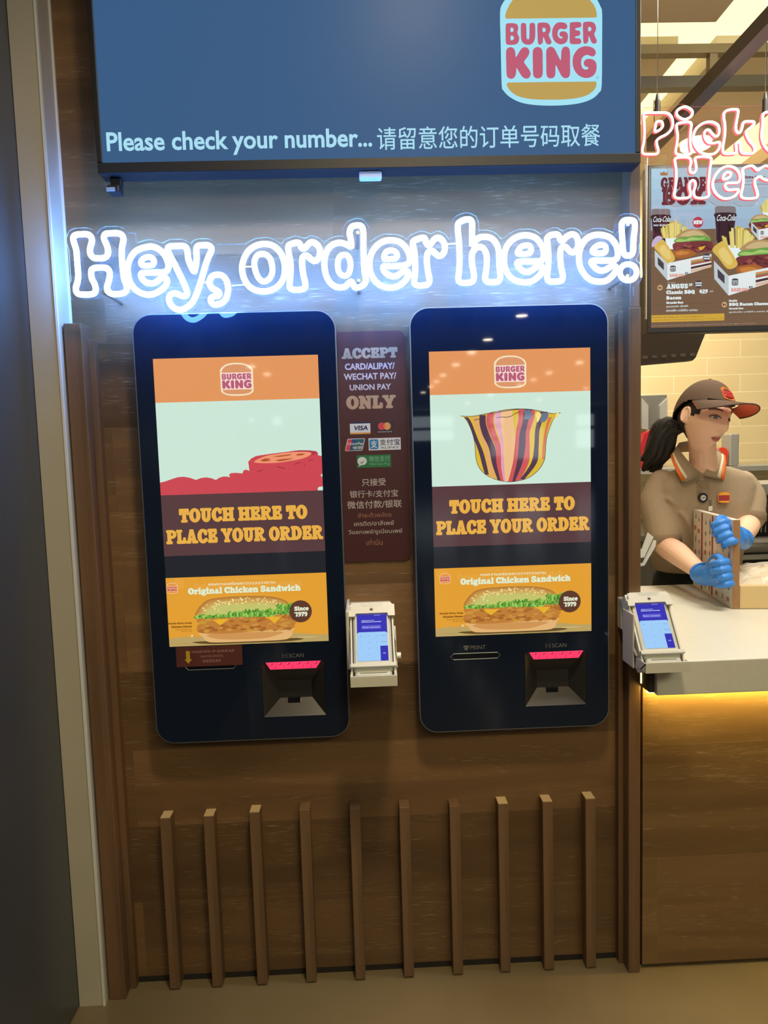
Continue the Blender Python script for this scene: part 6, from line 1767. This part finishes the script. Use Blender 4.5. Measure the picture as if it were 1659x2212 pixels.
# placket, buttons, badge reel, emblem
b = MB()
slabpoly(b, [P_(1505, 1040, .838), P_(1533, 1040, .838), P_(1531, 1096, .838), P_(1506, 1096, .838)], polo_d, .006)
sub('placket', b, shirt)
for v in (1048, 1066):
    b = MB(); c = P_(1513, v, .8365); b.cyl(c, c + Vector((0, -.002, 0)), .0048, polo_d, 14); sub('button', b, shirt)
reel = thing('badge_reel', tuple(P_(1517, 1076, .832)), 'round black badge reel with a white centre clipped on the polo shirt front', 'badge reel')
b = MB(); c = P_(1517, 1075, .836); b.cyl(c, c + Vector((0, -.007, 0)), .018, plastic, 24); sub('case', b, reel)
b = MB(); b.cyl(c + Vector((0, -.0072, 0)), c + Vector((0, -.0085, 0)), .0105, cwhite, 20); text(b, 'SSP', c.x-.006, c.z-.003, c.x+.006, c.z+.003, c.y-.0088, plastic, 'sans', .03); sub('centre_disc', b, reel)
b = MB(); c2 = P_(1534, 1086, .834); b.cyl(c2 + Vector((0, 0, .010)), c2 + Vector((0, 0, -.012)), .0045, steel, 10); b.box((c2.x-.008, c2.y-.004, c2.z-.032), (c2.x+.008, c2.y+.001, c2.z-.0125), mat('badge_clear', (.8, .85, .8), .2), .002); sub('clip', b, reel)
b = MB()
pe, qe = P_(1551, 1087, .828), P_(1577, 1062, .828)
logo(b, pe.x, pe.z, qe.x, qe.z, pe.y, mat('emb_orange', lin(226, 134, 44), .8), mat('emb_yellow', lin(238, 176, 60), .8), mat('emb_red', lin(156, 50, 64), .8), mid=mat('emb_pink', lin(186, 70, 66), .8), dy=.0004)
sub('chest_emblem', b, shirt)
# --- trousers
tr_ = MB()
loft(tr_, [((root_c.x, 1.04, .80), .150, .118, 0), ((root_c.x, 1.03, .90), .152, .118, R(4)), ((root_c.x, 1.02, 1.0), .145, .112, R(6)), (tuple(P_(1504, 1222, 1.0)), .142, .104, R(6))][::-1], trouser)
for x in (-.078, .078):
    limb(tr_, [(root_c.x+x, 1.05, .84), (root_c.x+x, 1.06, .45), (root_c.x+x, 1.07, .07)], [.096, .072, .062], trouser)
fuse('trousers', tr_, pr, .007, trouser, 4, .5)
for x in (-.078, .078):
    b = MB(); ball(b, (root_c.x+x, 1.015, .047), 1, mat('shoe_black', (.01, .01, .01), .5), .052, .125, .046); sub('shoe', b, pr)

# --- face details, set on the head
def onface(x, z, k=0.0):
    """surface point of the face at local x, z"""
    lo, hi = -1.0, 1.0
    best = None
    th = math.acos(max(-1, min(1, z/.113)))
    for i in range(60):
        a = math.pi + math.pi*i/59
        p = head_surface(math.sin(th)*math.cos(a), math.sin(th)*math.sin(a), math.cos(th))
        if best is None or abs(p.x - x) < abs(best.x - x):
            best = p
    return Vector((x, best.y - k, z))
def face_poly(b, pts, mt, k):
    q = [HM @ onface(p.x, p.y, k) for p in cr([(a, c, 0) for a, c in pts], 3)]
    n = len(q)
    mx = sum(p[0] for p in pts)/len(pts); mz = sum(p[1] for p in pts)/len(pts)
    c = HM @ onface(mx, mz, k)
    b.add(q + [c], [(i, (i+1) % n, n) for i in range(n)], mt, True)
eye_w = mat('eye_white', lin(216, 200, 186), .3); iris = mat('iris_dark', (.018, .012, .01), .15); lip = mat('lip_rose', lin(176, 98, 88), .45); brow_m = mat('brow_dark', lin(62, 44, 36), .8)
for s_ in (-1, 1):
    ex = s_*.0315
    b = MB(); face_poly(b, [(ex-.0145, .0045), (ex-.007, .0095), (ex, .0108), (ex+.008, .0095), (ex+.0145, .005), (ex+.007, .0015), (ex-.006, .001)], eye_w, .0016); eo = sub('eye', b, pr)
    b = MB(); face_poly(b, [(ex+.002+.0058*math.cos(a), .0052+.0052*math.sin(a)) for a in [2*math.pi*k/8 for k in range(8)]], iris, .0024); sub('iris', b, eo)
    b = MB(); q = [HM @ onface(ex + dx, z, .0026) for dx, z in ((-.0155, .0050), (-.009, .0095), (0, .0118), (.009, .0100), (.0155, .0052))]
    b.tube(cr(q, 3, False), .0015, iris, False, 6); sub('lash_line', b, eo)
    b = MB(); q = [HM @ onface(ex + dx, z, .0012) for dx, z in ((-s_*.015, .0300), (-s_*.004, .0330), (s_*.008, .0330), (s_*.020, .0270))]
    b.tube(cr(q, 3, False), 0, brow_m, False, 8, True, [.0014, .002, .0024, .0026, .0028, .0028, .0026, .0022, .0018, .001]); sub('eyebrow', b, pr)
b = MB(); face_poly(b, [(-.0195, -.0618), (-.011, -.0580), (-.004, -.0555), (0, -.0562), (.004, -.0555), (.011, -.0580), (.0195, -.0618), (.010, -.0626), (0, -.0630), (-.010, -.0626)], lip, .0026)
face_poly(b, [(-.0185, -.0628), (-.010, -.0634), (0, -.0638), (.010, -.0634), (.0185, -.0628), (.010, -.0700), (0, -.0722), (-.010, -.0700)], lip, .0026); sub('lips', b, pr)

# --- hair under the cap, low dark ponytail
h = MB()
def shell(zmin_front, scale, mt, b, zlo, cut):
    nu, nv_ = 64, 40
    vs, idx, fs = [], {}, []
    for j in range(nv_+1):
        th = math.pi*.74*j/nv_
        for i in range(nu):
            a = 2*math.pi*i/nu
            x, y, z = math.sin(th)*math.cos(a), math.sin(th)*math.sin(a), math.cos(th)
            p = head_surface(x, max(y, -2), z)
            p = Vector((p.x*scale, p.y*scale, p.z*scale))
            idx[(j, i)] = len(vs); vs.append(p)
    for j in range(nv_):
        for i in range(nu):
            k = [idx[(j, i)], idx[(j+1, i)], idx[(j+1, (i+1) % nu)], idx[(j, (i+1) % nu)]]
            c = sum((vs[m_] for m_ in k), Vector())/4
            if cut(c): fs.append(tuple(k))
    b.add([HM @ p for p in vs], fs, mt, True)
def haircut(c):
    if c.y > .012: return c.z > -.075
    if c.y > -.045: return c.z > .012 - (c.y+.045)*.45 + (.0 if abs(c.x) > .04 else .03)
    return c.z > .045
shell(0, 1.035, hair_m, h, 0, haircut)
hr = sub('hair', h, pr)
b = MB()
rnd = random.Random(9)
tail0 = HM @ Vector((-.01, .095, -.035))
ends = P_(1393, 1015, .99)
for k in range(70):
    j0 = Vector((rnd.uniform(-.02, .02), rnd.uniform(-.015, .015), rnd.uniform(-.02, .02)))
    w0 = rnd.uniform(-.05, .05); d0 = rnd.uniform(-.04, .04)
    m1 = P_(1440 + w0*300, 928 + rnd.uniform(-14, 10), .95 + d0)
    m2 = P_(1424 + w0*420, 968 + rnd.uniform(-8, 14), .98 + d0)
    e = P_(1404 + w0*380 + rnd.uniform(-10, 14), 1008 + rnd.uniform(-18, 14), 1.04 + d0)
    b.tube(cr([tail0 + j0, m1, m2, e], 4, False), 0, hair_m, False, 7, True, [.010, .013, .016, .018, .019, .019, .019, .018, .017, .015, .012, .008, .003])
sub('ponytail', b, pr)

# --- cap
HK = HM @ Matrix.Rotation(R(-6), 4, 'X')
def capcut(c):
    return c.z > .052 - max(0, c.y)*.55 + max(0, -c.y)*.02
c_ = MB()
def capshell():
    nu, nv_ = 72, 40
    vs, fs = [], []
    for j in range(nv_+1):
        th = math.pi*.62*j/nv_
        for i in range(nu):
            a = 2*math.pi*i/nu
            x, y, z = math.sin(th)*math.cos(a), math.sin(th)*math.sin(a), math.cos(th)
            p = Vector((x*.087, y*.112 + .004, z*.128 + .006))
            vs.append(p)
    for j in range(nv_):
        for i in range(nu):
            k = [j*nu+i, (j+1)*nu+i, (j+1)*nu+(i+1) % nu, j*nu+(i+1) % nu]
            c = sum((vs[m_] for m_ in k), Vector())/4
            if capcut(c): fs.append(tuple(k))
    c_.add([HK @ p for p in vs], fs, cap_m, True)
capshell()
cp = sub('cap', c_, pr)
b = MB(); ball(b, HK @ Vector((0, .004, .135)), .006, cap_m, 1, 1, .5); sub('cap_button', b, cp)
# brim: a curved tongue leaving the front rim
b = MB()
top, bot, edge = [], [], []
nu, nv_ = 28, 9
def brimpt(i, j, off):
    a = R(-78 + 156*i/nu)
    t_ = j/nv_
    bx_, by_ = .087*math.sin(a)*1.0, -.110*math.cos(a)
    reach = .090*math.cos(a*.98)**.55 if abs(a) < R(88) else 0
    x = bx_*(1 + .10*t_)
    yy = by_ - reach*t_
    zz = .053 - .012*t_ - .020*(abs(x)/.08)**2*(.35 + .65*t_) + off
    return HK @ Vector((x, yy + .002, zz))
tv_ = [brimpt(i, j, .0018) for j in range(nv_+1) for i in range(nu+1)]
bv_ = [brimpt(i, j, -.0012) for j in range(nv_+1) for i in range(nu+1)]
qs = [(j*(nu+1)+i, j*(nu+1)+i+1, (j+1)*(nu+1)+i+1, (j+1)*(nu+1)+i) for j in range(nv_) for i in range(nu)]
b.add(tv_, qs, cap_m, True); b.add(bv_, [tuple(reversed(q)) for q in qs], coral, True)
rim_ = [brimpt(i, nv_, .0003) for i in range(nu+1)]
b.tube(rim_, .0022, cap_d, False, 8)
sub('cap_brim', b, cp)
b = MB()
Ml = HM @ Matrix.Translation((0.0, 0, 0)) 
# emblem on the cap front, curved with the crown
E_ = MB()
logo(E_, -.024, .058, .024, .104, 0, mat('emb_orange', lin(226, 134, 44), .8), mat('emb_yellow2', lin(232, 120, 60), .8), mat('emb_red2', lin(190, 46, 44), .8), mid=mat('emb_pink2', lin(200, 60, 50), .8), dy=.0006)
def oncap(p):
    x, k, z = p
    zz = (z-.006)/.128
    r_ = math.sqrt(max(1e-4, 1 - zz*zz))
    xx = max(-.98, min(.98, x/(.087*r_)))
    return HK @ Vector((x, .004 - .112*r_*math.sqrt(1 - xx*xx) - .0012 + k, z))
E_.v = [oncap(p) for p in E_.v]
sub('cap_emblem', E_, cp)

# papers tucked behind the upright, by the near elbow
for k, (q, lab) in enumerate((([(1386,1186),(1399,1150),(1412,1160),(1392,1204)], 'small white paper slip standing behind the upright, near the worker\'s elbow'), ([(1388,1216),(1412,1166),(1418,1168),(1416,1180),(1392,1222)], 'folded white paper strip under the worker\'s near elbow'))):
    b = MB()
    Yp = .30 + .02*k
    pts = [at(u, v, Yp) for u, v in q]
    pts = [(p.x, p.z) for p in pts] + [(1.1905, pts[-1].z - .012), (1.1905, pts[0].z - .012)]
    b.prism(pts, Yp, Yp+.0012, cwhite)
    single('paper_slip', b, lab, 'paper')
